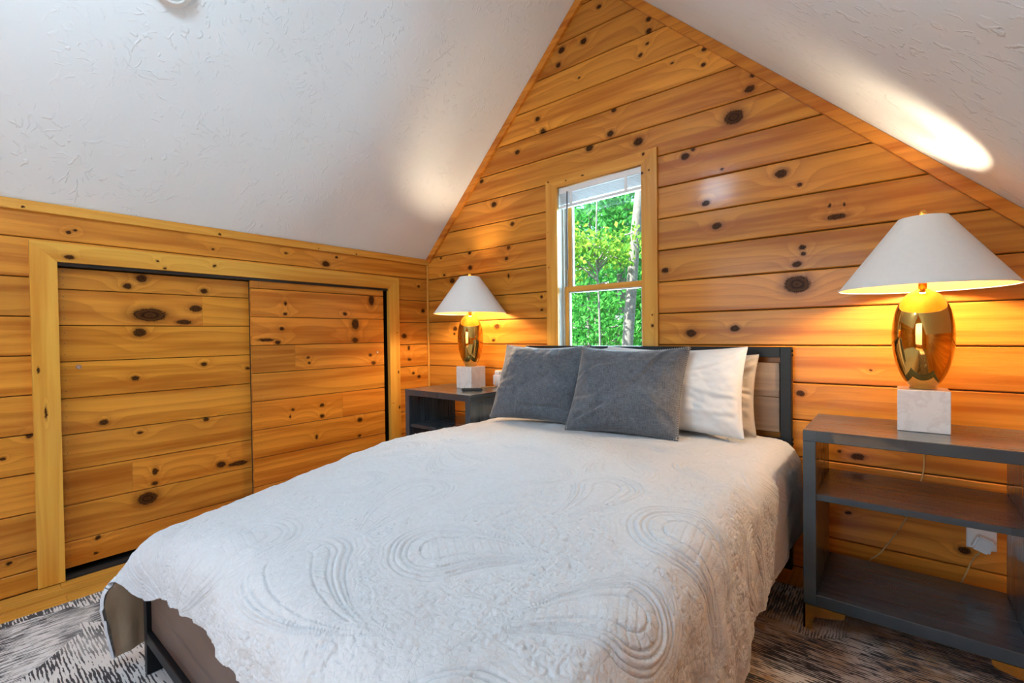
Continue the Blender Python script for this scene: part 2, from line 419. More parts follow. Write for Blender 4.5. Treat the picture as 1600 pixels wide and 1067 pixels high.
def vnoise(x, y):
    xi = np.floor(x).astype(int); yi = np.floor(y).astype(int); fx = x-xi; fy = y-yi
    fx = fx*fx*fx*(fx*(fx*6-15)+10); fy = fy*fy*fy*(fy*(fy*6-15)+10)
    g = lambda i, j: _perm[i % 512, j % 512]
    return (g(xi, yi)*(1-fx)+g(xi+1, yi)*fx)*(1-fy) + (g(xi, yi+1)*(1-fx)+g(xi+1, yi+1)*fx)*fy
def fbm(x, y, o=4):
    s = 0; a = 1; t = 0
    for i in range(o): s = s + a*vnoise(x*2**i+17*i, y*2**i+5*i); t += a; a *= .5
    return s/t - .5
def sstep(a, b, x):
    t = np.clip((x-a)/(b-a), 0, 1); return t*t*(3-2*t)

# ------------------------------------------------------------------ room numbers (metres)
WX, GY = -2.941, 2.525           # face of the left knee wall, face of the gable wall
RX, FY = 0.80, -2.20             # right knee wall, wall behind the camera
AXX, AXZ = -1.407, 3.256         # ridge
SLL, SLR = 1.007, -0.9747        # roof slopes
KNEE = AXZ + SLL*(WX - AXX)
KNEER = AXZ + SLR*(RX - AXX)
def xl(z): return max(WX, AXX + (z-AXZ)/SLL)
def xr(z): return min(RX, AXX + (z-AXZ)/SLR)
ZK = [0., .170] + [.170+.1727*k for k in range(1, 19)]     # board joints of the gable wall

GK = [(-1.366,3.04,.0135,1.3),(-1.061,2.835,.0136,1.3),(-1.061,2.772,.0147,1.3),(-1.473,2.879,.0207,1.3),(-1.632,2.887,.0215,1.3),(-1.658,2.803,.0168,1.3),(-1.071,2.704,.0095,1.3),(-1.111,2.656,.0128,1.3),(-1.509,2.672,.0082,1.3),(-.932,2.547,.0082,1.3),(-.763,2.555,.0127,1.3),(-.768,2.479,.0108,1.3),(-1.825,2.514,.0175,1.3),(-1.783,2.423,.0198,1.3),(-1.997,2.342,.0168,1.3),(-.539,2.341,.0111,1.3),(-.552,2.281,.0204,1.3),(-1.275,2.403,.0155,1.3),(-1.276,2.342,.01,1.3),(-1.299,2.273,.0212,1.3),(-.625,2.166,.0378,1.3),(-1.126,2.179,.0269,1.3),(-1.44,2.226,.0219,1.3),(-.824,2.058,.011,1.3),(-.866,2.032,.0202,1.3),(-.682,1.923,.0077,1.3),(-.42,1.841,.0247,1.3),(-.345,1.773,.0099,1.3),(-.761,1.766,.0173,1.3),(-.708,1.64,.0219,1.3),(-.23,1.657,.0106,.6),(-.178,1.652,.0084,.6),(-.204,1.604,.0148,3),(-.336,1.484,.0132,1.3),(-.331,1.456,.0099,1.3),(-.355,1.409,.0155,1.6),(-.356,1.317,.0444,1.3),(-.841,1.095,.0254,1.3),(-.626,1.117,.0204,1.3),(-.978,1.441,.0183,1.3),(-2.086,1.704,.0141,1.3),(-2.106,1.631,.0142,1.3),(-2.459,1.604,.0196,1.3),(-2.463,1.713,.0133,1.3),(-2.415,1.677,.0079,1.3),(-2.741,1.573,.0112,1.3),(-2.654,1.521,.024,1.3),(-1.809,1.346,.0134,.7),(-1.808,1.261,.0095,1.3),(-2.2,1.16,.0222,1.3),(-2.629,1.151,.0203,1.3),(-2.636,1.112,.0111,1.3),(-2.236,1.062,.012,1.3),(-2.089,1.508,.0183,.5),(-2.777,1.709,.0094,1.3),(-2.215,2.028,.0224,1.3),(-2.049,1.863,.0158,1.3),(-2.332,2.216,.0166,1.3),(-.344,.813,.0167,1.3),(-.085,.929,.0062,1.3),(-.195,.565,.0077,1.3),(-.131,.55,.0168,1.8),(.205,.235,.0179,1.3),(-.165,.297,.0091,1.3)]
WK = [(.391,1.595,.0079,1.3),(.413,1.607,.0071,1.3),(.979,1.595,.0064,1.3),(.167,.599,.0083,1.3),(.248,.683,.011,1.3),(.175,.147,.0084,1.3),(2.432,1.492,.0109,1.3),(2.472,1.3,.0183,1.3),(2.283,1.099,.0211,1.3),(2.325,1.006,.0213,.6),(2.328,.917,.0142,1.3),(2.422,.776,.0145,1.3),(2.366,.807,.0107,1.3),(1.727,1.64,.0093,1.3),(1.647,1.587,.0212,1.5),(1.386,1.623,.0085,1.3)]
D1K = [(.666,1.41,.0235,1.3),(.61,1.367,.0164,1.3),(.946,1.363,.016,1.3),(.698,1.225,.0357,2.2),(.849,1.19,.0146,3),(.905,1.265,.0211,1.8),(.655,1.134,.0254,1.3),(.632,.903,.0136,1.3),(.938,.957,.0128,1.3),(1.165,.92,.0103,1.3),(.505,.697,.0163,1.3),(.646,.624,.01,1.3),(.706,.412,.0204,.6),(.703,.35,.0131,1.3),(1.014,.38,.0208,1.3),(1.102,.367,.0164,4),(.671,.281,.0346,1.3),(.474,.145,.0095,1.3),(.942,.65,.0125,1.3),(.465,.074,.0067,1.3)]
D2K = [(1.381,1.312,.0157,.6),(1.38,1.247,.01,1.3),(2.003,1.363,.0397,.6),(1.791,1.258,.0126,1.3),(1.357,1.155,.0127,1.3),(1.869,1.188,.0386,.8),(1.867,1.076,.0225,1.3),(1.33,1.07,.0141,1.5),(1.263,1.086,.011,5),(1.522,.968,.0089,1.3),(1.529,.933,.0089,1.3),(1.989,.966,.0132,1.3),(2.013,.907,.015,1.3),(1.417,.644,.0101,1.3),(1.612,.648,.0136,1.3),(1.611,.576,.0136,1.3),(1.569,.443,.0165,.7),(1.893,.508,.0162,1.3),(1.887,.395,.0113,1.3),(1.399,.603,.0115,.6)]
def knots(o, K, u0, u1, v0, v1):
    L = [k for k in K if u0-.03 < k[0] < u1+.03 and v0-.012 < k[1] < v1+.012]
    L.sort(key=lambda k: -k[2])
    for i, k in enumerate(L[:6]): o['k%d' % i] = [float(k[0]), float(k[1]), float(k[2]*(.80 if k[2] < .03 else .92)), float(k[3])]
    return o
def rknots(n, u0, u1, v0, v1, r0=.004, r1=.012):
    return [(random.uniform(u0, u1), random.uniform(v0, v1), random.uniform(r0, r1), random.uniform(.9, 1.5)) for _ in range(n)]

# ------------------------------------------------------------------ floor
fl = box('floor', WX-.2, RX+.1, FY-.1, GY+.1, -.12, -.018, BACK, None, 0)
tag(fl, 'yellow pine board floor showing beside the patterned rug', kind='structure')
bw = .083; xx = WX; row = 0
while xx < RX:
    x1 = min(xx+bw, RX); cuts = [FY, -.9+.37*(row % 3)-.2, .33+.29*(row % 2), 1.55-.4*(row % 3), GY]
    for a, b in zip(cuts, cuts[1:]):
        box('floor_board', xx+.0006, x1-.0006, a+.0005, b-.0005, -.018, 0, PINE_FLOOR, fl, .0012, 'y', 'x', tone=[random.uniform(.9, 1.05)]*3)
    xx += bw; row += 1

# ------------------------------------------------------------------ gable wall with boards
WHX0, WHX1, WHZ0, WHZ1 = -1.690, -1.095, .861, 2.075         # window hole
def wall_with_hole():
    bm = bmesh.new()
    y0, y1 = GY+.020, GY+.14
    parts = [[(WX-.02, -.1), (WHX0, -.1), (WHX0, xl(0) and AXZ + SLL*(WHX0-AXX)), (WX-.02, KNEE)],
             [(WHX1, -.1), (RX+.02, -.1), (RX+.02, KNEER), (WHX1, AXZ+SLR*(WHX1-AXX))],
             [(WHX0, -.1), (WHX1, -.1), (WHX1, WHZ0), (WHX0, WHZ0)],
             [(WHX0, WHZ1), (WHX1, WHZ1), (WHX1, AXZ+SLR*(WHX1-AXX)), (AXX, AXZ), (WHX0, AXZ+SLL*(WHX0-AXX))]]
    for p in parts:
        a = [bm.verts.new((u, y0, v)) for u, v in p]; b = [bm.verts.new((u, y1, v)) for u, v in p]
        bm.faces.new(a); bm.faces.new(b[::-1])
        for i in range(len(p)): bm.faces.new((a[i], a[(i+1) % len(p)], b[(i+1) % len(p)], b[i]))
    return finish('wall_back', bm, BACK, None, 'x')
wb = wall_with_hole(); tag(wb, 'gable wall of knotty orange pine boards behind the bed', kind='structure')
def gable_poly(z0, z1, a, b):
    L = [z0] + ([KNEE] if z0 < KNEE < z1 else []) + [z1]
    R = [z0] + ([KNEER] if z0 < KNEER < z1 else []) + [z1]
    left = [(max(xl(z), a), z) for z in L]; right = [(min(xr(z), b), z) for z in R]
    return right + left[::-1] if True else None
for i, (z0, z1) in enumerate(zip(ZK, ZK[1:])):
    z1 = min(z1, AXZ-.005)
    spans = [(-9, 9)]
    if z0 >= WHZ0-.01 and z1 <= WHZ1+.01: spans = [(-9, WHX0-.01), (WHX1+.01, 9)]
    for a, b in spans:
        poly = gable_poly(z0+.0024, z1-.0024, a, b)
        us = [p[0] for p in poly]
        t = random.uniform(.84, 1.10)
        o = prism('plank', poly, 'xz', GY + random.uniform(-.0006, .0006), GY+.020, .0040, PINE, wb, 'x', tone=[t, t*random.uniform(.96, 1.02), t])
        knots(o, GK, min(us), max(us), z0, z1)
# ------------------------------------------------------------------ ceiling
bm = bmesh.new(); T = .12
L0, A0, R0 = (WX-.03, KNEE-.03*SLL), (AXX, AXZ), (RX+.03, KNEER+.03*SLR)
sec = [L0, A0, R0, (R0[0]+.05, R0[1]+T), (AXX, AXZ+1.5*T), (L0[0]-.05, L0[1]+T)]
def subd(p, q, n): return [(p[0]+(q[0]-p[0])*i/n, p[1]+(q[1]-p[1])*i/n) for i in range(n)]
fr_ = [bm.verts.new((x, FY-.05, z)) for x, z in sec]; bk_ = [bm.verts.new((x, GY+.02, z)) for x, z in sec]
for i in range(6): bm.faces.new((fr_[i], fr_[(i+1) % 6], bk_[(i+1) % 6], bk_[i]))
bm.faces.new((fr_[0], fr_[1], fr_[4], fr_[5])); bm.faces.new((fr_[1], fr_[2], fr_[3], fr_[4]))
bm.faces.new((bk_[0], bk_[1], bk_[4], bk_[5])); bm.faces.new((bk_[1], bk_[2], bk_[3], bk_[4]))
tag(finish('ceiling', bm, PLASTER, None, 'y'), 'white sloped ceiling with brushed plaster texture', kind='structure')

# ------------------------------------------------------------------ left knee wall with boards and sliding doors
s_ = 2.923/2.941
CY0, CY1, CYI0, CYI1 = .262*s_, 2.241*s_, .351*s_, 2.152*s_
CZ1, CZI1 = 1.1+.442*s_, 1.1+.356*s_
bm = bmesh.new()
OPY0, OPY1, OPZ = CYI0-.03, CYI1+.03, CZI1+.03
bbox(bm, WX-.17, WX-.018, FY-.1, OPY0, -.1, KNEE-.01); bbox(bm, WX-.17, WX-.018, OPY1, GY+.1, -.1, KNEE-.01)
bbox(bm, WX-.17, WX-.018, OPY0, OPY1, OPZ, KNEE-.01); bbox(bm, WX-.22, WX-.16, OPY0-.1, OPY1+.1, -.1, KNEE-.01)
bbox(bm, WX-.17, WX-.018, OPY0, OPY1, -.1, .002)
wl = finish('wall_left', bm, DARK, None, 'y'); tag(wl, 'low pine knee wall holding two sliding closet doors', kind='structure')
ZL = [0., .091, .170] + [.170+.1727*k for k in range(1, 9)] + [KNEE-.004]
for z0, z1 in zip(ZL, ZL[1:]):
    spans = [(FY, GY)] if z0 > 1.5 else [(FY, CYI0-.02), (CYI1+.02, GY)]
    for a, b in spans:
        t = random.uniform(.86, 1.0)
        o = prism('plank', [(a, z0+.0020), (b, z0+.0020), (b, z1-.0020), (a, z1-.0020)], 'yz', WX+random.uniform(-.0006, .0006), WX-.018, .003, PINE, wl, 'y', tone=[t, t*1.02, t])
        knots(o, WK, a, b, z0, z1)

o = prism('plank', [(CYI0-.02, CZI1+.006), (CYI1+.02, CZI1+.006), (CYI1+.02, ZL[-2]-.0014), (CYI0-.02, ZL[-2]-.0014)], 'yz', WX, WX-.018, .003, PINE, wl, 'y')
def door(name, label, y0, y1, xf, Z, K, joints, tones):
    d = empty(name, (xf, y0, 0)); tag(d, label, kind='structure')
    off = (-xf, -y0, 0)
    bm = bmesh.new(); bbox(bm, xf-.030, xf-.017, y0, y1, min(Z), max(Z))
    c = finish('door_panel', bm, DARK, d, 'y'); c.location = off
    bm = bmesh.new()
    for r, (z0, z1) in enumerate(zip(Z, Z[1:])):
        cuts = [y0] + joints.get(r, []) + [y1]
        for j, (a, b) in enumerate(zip(cuts, cuts[1:])):
            tn = tones.get((r, j), tones.get(r, (.96, .98, .95)))
            o = prism('plank', [(a+.0004, z0+.0016), (b-.0004, z0+.0016), (b-.0004, z1-.0016), (a+.0004, z1-.0016)], 'yz', xf+random.uniform(-.0006, .0006), xf-.017, .0025, PINE, d, 'y', tone=tn)
            o.location = off; knots(o, K, a, b, z0, z1)
        for yy in (y0+.045, y1-.03):
            for q in (.2, .5, .8):
                z = z0+(z1-z0)*q
                b2 = bmesh.ops.create_circle(bm, cap_ends=True, segments=8, radius=.0022)
                for v in b2['verts']: v.co = Vector((xf+.0011, yy+v.co.x+random.uniform(0, .0004), z+v.co.y))
    n = finish('nail_heads', bm, NAILM, d, 'y'); n.location = off; n['kind'] = 'stuff'
    return d, off
NAILM = simple('dull_nail_head', (.10, .08, .06), .4, .6)
YEL = (1.06, 1.12, .92)
d1, off1 = door('door_1', 'left sliding closet door of honey pine boards, set further back', CYI0-.02, 1.235, WX-.044,
    [.036, .159, .329, .492, .658, .828, .999, 1.168, 1.336, 1.437], D1K, {7: [.936], 2: [.611]},
    {3: (.92, .95, .95), 4: YEL, 5: YEL, 6: (1.0, 1.04, .85), (7, 1): (1.05, 1.10, .9), 1: (.9, .93, .9), 2: (.95, .95, .95)})
def disc_x(name, x, y, z, r, t, mat, parent, loc):
    bm = bmesh.new(); lathe_bm(bm, [(r*.55, t*.35), (r*.75, t), (r, t), (r, 0)], (0, 0, 0), 24, True)
    for v in bm.verts: v.co = Vector((x+v.co.z, y+v.co.x, z+v.co.y))
    o = finish(name, bm, mat, parent, 'z', smooth=False); o.location = loc; return o
disc_x('finger_pull', WX-.044, .420, .974, .0105, .003, CHROME, d1, off1)['label'] = 'round silver finger pull'
d2, off2 = door('door_2', 'right sliding closet door of reddish pine boards, in front of the other', 1.178, 2.105, WX-.014,
    [.03, .21, .379, .547, .718, .887, 1.054, 1.225, 1.395, 1.446], D2K, {5: [1.437], 3: [1.76]},
    {0: (1.0, .95, .9), 1: (1.02, .97, .9), 2: (1.02, .98, .9), 3: (1.02, .99, .9), (3, 1): (1.0, .90, .8), 7: (1.02, .97, .95), 6: (1.02, .97, .95)})
disc_x('finger_pull', WX-.014, 2.045, .985, .009, .003, CHROME, d2, off2)['label'] = 'small silver finger pull'
tr = box('door_track', WX-.075, WX-.001, CYI0, CYI1, CZI1-.014, CZI1+.01, RUBBER, wl, .001, 'y')
# mitred casing round the doors
c1 = empty('trim_1', (WX, CY0, 0)); tag(c1, 'yellow pine casing framing the two sliding closet doors', kind='structure')
def cas(name, poly, plane, front, back, parent, along, org, K=(), tone=(1, 1, 1), mat=None):
    o = prism(name, poly, plane, front, back, .0015, mat or PINE_TRIM, parent, along, tone=tone)
    o.location = tuple(-c for c in org)
    for i, k in enumerate(list(K)[:6]): o['k%d' % i] = [float(x) for x in k]
    return o
XF = WX+.018
cas('casing_board', [(CY0, .004), (CYI0, .004), (CYI0, CZI1), (CY0, CZ1)], 'yz', XF, WX-.016, c1, 'z', (WX, CY0, 0), K=[(.78, .30, .004, 6), (.97, .28, .004, 3)])
cas('casing_board', [(CYI1, .004), (CY1, .004), (CY1, CZ1), (CYI1, CZI1)], 'yz', XF, WX-.016, c1, 'z', (WX, CY0, 0), K=rknots(5, .5, 1.4, CYI1, CY1, .003, .007))
cas('casing_board', [(CYI0, CZI1), (CYI1, CZI1), (CY1, CZ1), (CY0, CZ1)], 'yz', XF, WX-.016, c1, 'y', (WX, CY0, 0), K=[(.39, 1.478, .010, 1.6), (.72, 1.50, .005, 1.2), (.75, 1.465, .005, 1.3), (.98, 1.50, .007, 1.2), (1.45, 1.49, .006, 1.0), (1.62, 1.485, .006, 1.2)])
# trims
t2 = box('trim_2', WX-.001, WX+.018, FY, GY, KNEE-.045, KNEE-.0, PINE_TRIM, None, .003, 'y', 'z', tone=(1.0, .93, .95)); tag(t2, 'thin pine strip along the top of the knee wall', kind='structure')
for i, k in enumerate(rknots(6, .2, 2.4, KNEE-.04, KNEE-.01, .003, .006)): t2['k%d' % i] = [float(c) for c in k]
t3 = box('trim_3', WX-.001, WX+.016, GY-.016, GY+.001, 0, KNEE-.04, PINE_TRIM, None, .005, 'z', seg=3, tone=(.95, .85, .9)); tag(t3, 'narrow vertical corner bead where knee wall meets gable', kind='structure')
def rake(name, label, x0, z0, x1, z1, sgn):
    wd, th = .047, .020
    d = Vector((x1-x0, 0, z1-z0)).normalized(); nrm = Vector((-d.z, 0, d.x))*sgn   # towards the room
    if nrm.z > 0: nrm = -nrm
    a = Vector((x0, 0, z0)); b = Vector((x1, 0, z1))
    bm = bmesh.new(); ring = []
    for y in (GY-th, GY+.001):
        ring.append([bm.verts.new((p.x, y, p.z)) for p in (a, b, b+nrm*wd, a+nrm*wd)])
    bm.faces.new(ring[0]); bm.faces.new(ring[1][::-1])
    for i in range(4): bm.faces.new((ring[0][i], ring[0][(i+1) % 4], ring[1][(i+1) % 4], ring[1][i]))
    bmesh.ops.bevel(bm, geom=list(bm.edges), offset=.002, segments=1, affect='EDGES')
    o = finish(name, bm, PINE, None, 'x', across='z', tone=(.98, .9, .85)); tag(o, label, kind='structure'); return o
rake('trim_4', 'pine rake strip along the left slope of the gable', WX+.005, KNEE+.005*SLL-.001, AXX, AXZ-.001, 1)
rake('trim_5', 'pine rake strip along the right slope of the gable', AXX, AXZ-.001, RX-.005, KNEER-.005*SLR-.001, 1)
# unseen rest of the room
o = box('wall_right', RX, RX+.12, FY-.1, GY+.1, -.1, KNEER+.05, PINE, None, 0, 'y', 'z'); tag(o, 'low pine knee wall on the right, beyond the picture', kind='structure')
bm = bmesh.new(); y0, y1 = FY-.12, FY  # rear wall, with an opening added to carry the fill light
for p in ([(WX, -.1), (-2.15, -.1), (-2.15, AXZ+SLL*(-2.15-AXX)), (WX, KNEE)], [(-.25, -.1), (RX, -.1), (RX, KNEER), (-.25, AXZ+SLR*(-.25-AXX))],
          [(-2.15, 2.2), (-.25, 2.2), (-.25, AXZ+SLR*(-.25-AXX)-.001), (AXX, AXZ), (-2.15, AXZ+SLL*(-2.15-AXX)-.001)], [(-2.15, -.1), (-.25, -.1), (-.25, .3), (-2.15, .3)]):
    a = [bm.verts.new((u, y0, v)) for u, v in p]; b = [bm.verts.new((u, y1, v)) for u, v in p]
    bm.faces.new(a); bm.faces.new(b[::-1])
    for i in range(len(p)): bm.faces.new((a[i], a[(i+1) % len(p)], b[(i+1) % len(p)], b[i]))
tag(finish('wall_front', bm, PINE, None, 'x', 'z'), 'pine wall behind the camera with an added opening for fill light', kind='structure')

# ------------------------------------------------------------------ window
win = empty('window_1', (-1.39, GY, .9)); tag(win, 'double-hung wooden window with pine casing above the headboard', kind='structure')
WO = (-1.39, GY, .9)
sc = (GY-.018)/GY
X0, X1, XI0, XI1 = -1.768*sc, -1.022*sc, -1.682*sc, -1.113*sc
def Z_(z): return 1.1+(z-1.1)*sc
ZA, ZB, ZIA, ZIB = Z_(2.092), Z_(2.125), Z_(2.035), Z_(2.050)
YF = GY-.018
cas('casing_board', [(X0, .90), (XI0, .90), (XI0, ZIA), (X0, ZA)], 'xz', YF, GY+.001, win, 'z', WO, K=rknots(3, 1.1, 1.9, X0, XI0, .002, .004), tone=(1.0, .96, 1.1))
cas('casing_board', [(XI1, .90), (X1, .90), (X1, ZB), (XI1, ZIB)], 'xz', YF, GY+.001, win, 'z', WO, K=[(1.14, -1.045, .008, 1), (1.20, -1.045, .004, 1), (1.99, -1.10, .008, 1), (2.0, -1.06, .005, 1)], tone=(1.0, .96, 1.1))
cas('casing_board', [(XI0, ZIA), (XI1, ZIB), (X1, ZB), (X0, ZA)], 'xz', YF, GY+.001, win, 'x', WO, K=[(-1.735, 2.075, .007, 1), (-1.09, 2.095, .008, 1), (-1.48, 2.066, .005, 2), (-1.60, 2.06, .004, 1)], tone=(1.0, .96, 1.1))
def wbox(name, x0, x1, y0, y1, z0, z1, mat, parent=win, along='z', tone=None, bev=.002, org=WO):
    o = box(name, x0, x1, y0, y1, z0, z1, mat, None, bev, along, tone=tone); o.parent = parent
    o.location = tuple(-c for c in org) if parent is win else (0, 0, 0)
    return o
wbox('jamb', XI0-.022, XI0-.001, GY+.002, GY+.135, .88, 2.075, VINYL)
wbox('jamb', XI1+.001, XI1+.022, GY+.002, GY+.135, .88, 2.075, PINE_TRIM, tone=(1, .96, 1.1))
wbox('head_jamb', XI0-.02, XI1+.02, GY+.002, GY+.135, ZIB, 2.078, PINE_TRIM, along='x', tone=(1, .96, 1.1))
wbox('sill', XI0-.02, XI1+.02, GY-.02, GY+.135, .875, .90, PINE_TRIM, along='x', tone=(1, .96, 1.1))
wbox('jamb_track', XI0-.001, XI0+.008, GY+.045, GY+.060, .90, 2.03, VINYL)
wbox('jamb_track', XI0-.001, XI0+.008, GY+.086, GY+.096, .90, 2.03, VINYL)
SA, SB = XI0+.002, XI1-.001
def sash(name, y0, y1, z0, z1, st, topr, botr, mat_tone, tr_):
    s = empty(name, (0, 0, 0)); s.parent = win; s.location = tuple(-c for c in WO)
    yc = (y0+y1)/2
    for (a, b, c, d, nm, al) in ((SA, SA+st, z0, z1, 'stile', 'z'), (SB-st, SB, z0, z1, 'stile', 'z'), (SA+st, SB-st, z1-topr, z1, 'top_rail', 'x'), (SA+st, SB-st, z0, z0+botr, 'bottom_rail', 'x')):
        wbox(nm, a, b, y0, y1, c, d, PINE_TRIM, s, al, tone=mat_tone)
    t = .008
    bm = bmesh.new()
    for (a, b, c, d) in ((SA+st, SA+st+t, z0+botr, z1-topr), (SB-st-t, SB-st, z0+botr, z1-topr), (SA+st, SB-st, z1-topr-t, z1-topr), (SA+st, SB-st, z0+botr, z0+botr+t)):
        bbox(bm, a, b, yc-.010, yc+.010, c, d)
    finish('glazing_bead', bm, VINYL, s, 'x')
    wbox('pane', SA+st, SB-st, yc-.002, yc+.002, z0+botr, z1-topr, GLASS, s, 'x', bev=0)
    return s
sash('lower_sash', GY+.058, GY+.088, .905, 1.404, .030, .032, .05, (1, .93, 1.05), 0)
us = sash('upper_sash', GY+.094, GY+.124, 1.372, 2.045, .034, .04, .030, (1, .93, 1.05), 0)
bm = bmesh.new(); bbox(bm, -1.425, -1.375, GY+.062, GY+.084, 1.4045, 1.410, .002); bbox(bm, -1.41, -1.36, GY+.066, GY+.078, 1.410, 1.416, .002)
lk = finish('sash_lock', bm, CHROME, win, 'x'); lk.location = tuple(-c for c in WO)

# blind pulled up to the top of the window
bl = empty('window_blind', (-1.39, GY+.02, 1.9)); tag(bl, 'white mini blind pulled up under the window head', 'blind')
BO = (-1.39, GY+.02, 1.9)
def tiltz(x): return (x-XI0)/(XI1-XI0)*(ZIB-ZIA)
def tilted(name, x0, x1, y0, y1, z0, z1, mat, bev=.001):
    bm = bmesh.new(); bbox(bm, x0, x1, y0, y1, z0, z1, bev)
    for v in bm.verts: v.co.z += tiltz(v.co.x)
    o = finish(name, bm, mat, bl, 'x'); o.location = tuple(-c for c in BO); return o
ZT = ZIA-.003
tilted('headrail', XI0+.004, XI1-.004, GY+.000, GY+.034, ZT-.038, ZT, BLIND, .003)
for k in range(11):
    z = ZT-.043-k*.0058
    tilted('slat', XI0+.008, XI1-.008, GY+.002, GY+.030, z-.0022, z, BLIND, .0006)
tilted('bottom_rail', XI0+.008, XI1-.008, GY+.002, GY+.030, ZT-.128, ZT-.110, BLIND, .003)
for x in (-1.575, -1.205): tilted('ladder_tape', x-.009, x+.009, GY-.0015, GY+.0005, ZT-.122, ZT-.028, WHITE, .0002)
o = tube('tilt_wand', [(-1.60, GY-.006, ZT-.03), (-1.601, GY-.007, 1.75), (-1.60, GY-.006, 1.505)], .0036, KEYS, bl, 8); o.location = tuple(-c for c in BO)

# ------------------------------------------------------------------ rug
bm = bmesh.new(); bbox(bm, -2.672, .62, -1.6, 2.305, 0.0005, .011, .004, 2)
tag(finish('rug', bm, RUG, None, 'x'), 'distressed black, cream and tan area rug under the bed', 'rug')

# ------------------------------------------------------------------ bed frame
BX0, BX1, HY, FYB = -1.905, -.373, 2.470, .43
bed = empty('bed', ((BX0+BX1)/2, 1.45, 0)); tag(bed, 'black steel queen bed frame with brown wood headboard and footboard', 'bed')
BDO = ((BX0+BX1)/2, 1.45, 0)
def bb(name, *a, mat=BLACK, along='x', parent=bed, bev=.002, across=None):
    o = box(name, *a, mat, None, bev, along, across); o.parent = parent
    o.location = tuple(-c for c in BDO) if parent is bed else (0, 0, 0)
    return o
pw = .045
bb('headboard_post', BX0, BX0+pw, HY, HY+.045, 0, 1.027, along='z'); bb('headboard_post', BX1-pw, BX1, HY, HY+.045, 0, 1.027, along='z')
bb('headboard_rail', BX0+pw, BX1-pw, HY, HY+.040, .979, 1.027); bb('headboard_rail', BX0+pw, BX1-pw, HY+.002, HY+.038, .525, .600)
zz = [.628, .792, .953]
for a, b in zip(zz, zz[1:]):
    bb('headboard_panel', BX0+pw+.004, BX1-pw-.004, HY+.010, HY+.026, a+.0007, b-.0007, mat=BARN, across='z')
for x in (-.555, -1.137, -1.72):
    bm = bmesh.new(); lathe_bm(bm, [(.018, 0), (.018, .004), (.011, .008), (.011, .024), (.017, .028)], (x, HY+.018, .951), 16, True, True)
    o = finish('bracket', bm, BLACK, bed, 'z', smooth=False); o.location = tuple(-c for c in BDO)
for x in (BX1+.0005,):
    for z in (1.010, .990, .60, .58):
        bm = bmesh.new(); lathe_bm(bm, [(.007, 0), (.007, .003), (.004, .005)], (0, 0, 0), 12, True, True)
        for v in bm.verts: v.co = Vector((x+v.co.z, HY+.022+v.co.x, z+v.co.y))
        o = finish('bolt', bm, BLACK, bed, 'z'); o.location = tuple(-c for c in BDO)
bb('footboard_post', BX0, BX0+.028, FYB-.02, FYB+.025, .0115, .405, along='z'); bb('footboard_post', BX1-.028, BX1, FYB-.02, FYB+.025, .0115, .405, along='z')
bb('footboard_rail', BX0+.028, BX1-.028, FYB-.02, FYB+.025, .375, .405); bb('footboard_rail', BX0+.028, BX1-.028, FYB-.02, FYB+.025, .115, .152)
bb('footboard_panel', BX0+.029, BX1-.029, FYB-.006, FYB+.010, .153, .374, mat=BARN_D, across='z')
bb('side_rail', BX0, BX0+.035, FYB+.025, HY, .19, .27, along='y'); bb('side_rail', BX1-.035, BX1, FYB+.025, HY, .19, .27, along='y')
for x in (BX0, BX1-.035): bb('leg', x, x+.035, 1.435, 1.475, .0115, .19, along='z')
for y in (.75, 1.1, 1.45, 1.8, 2.15): bb('slat', BX0+.035, BX1-.035, y-.035, y+.035, .245, .262, along='x')
# mattress
mt = box('mattress', BX0+.03, BX1-.03, FYB+.03, HY-.005, .263, .485, LATEX, None, .04, 'y', seg=3); tag(mt, 'white mattress hidden under the comforter', 'mattress')

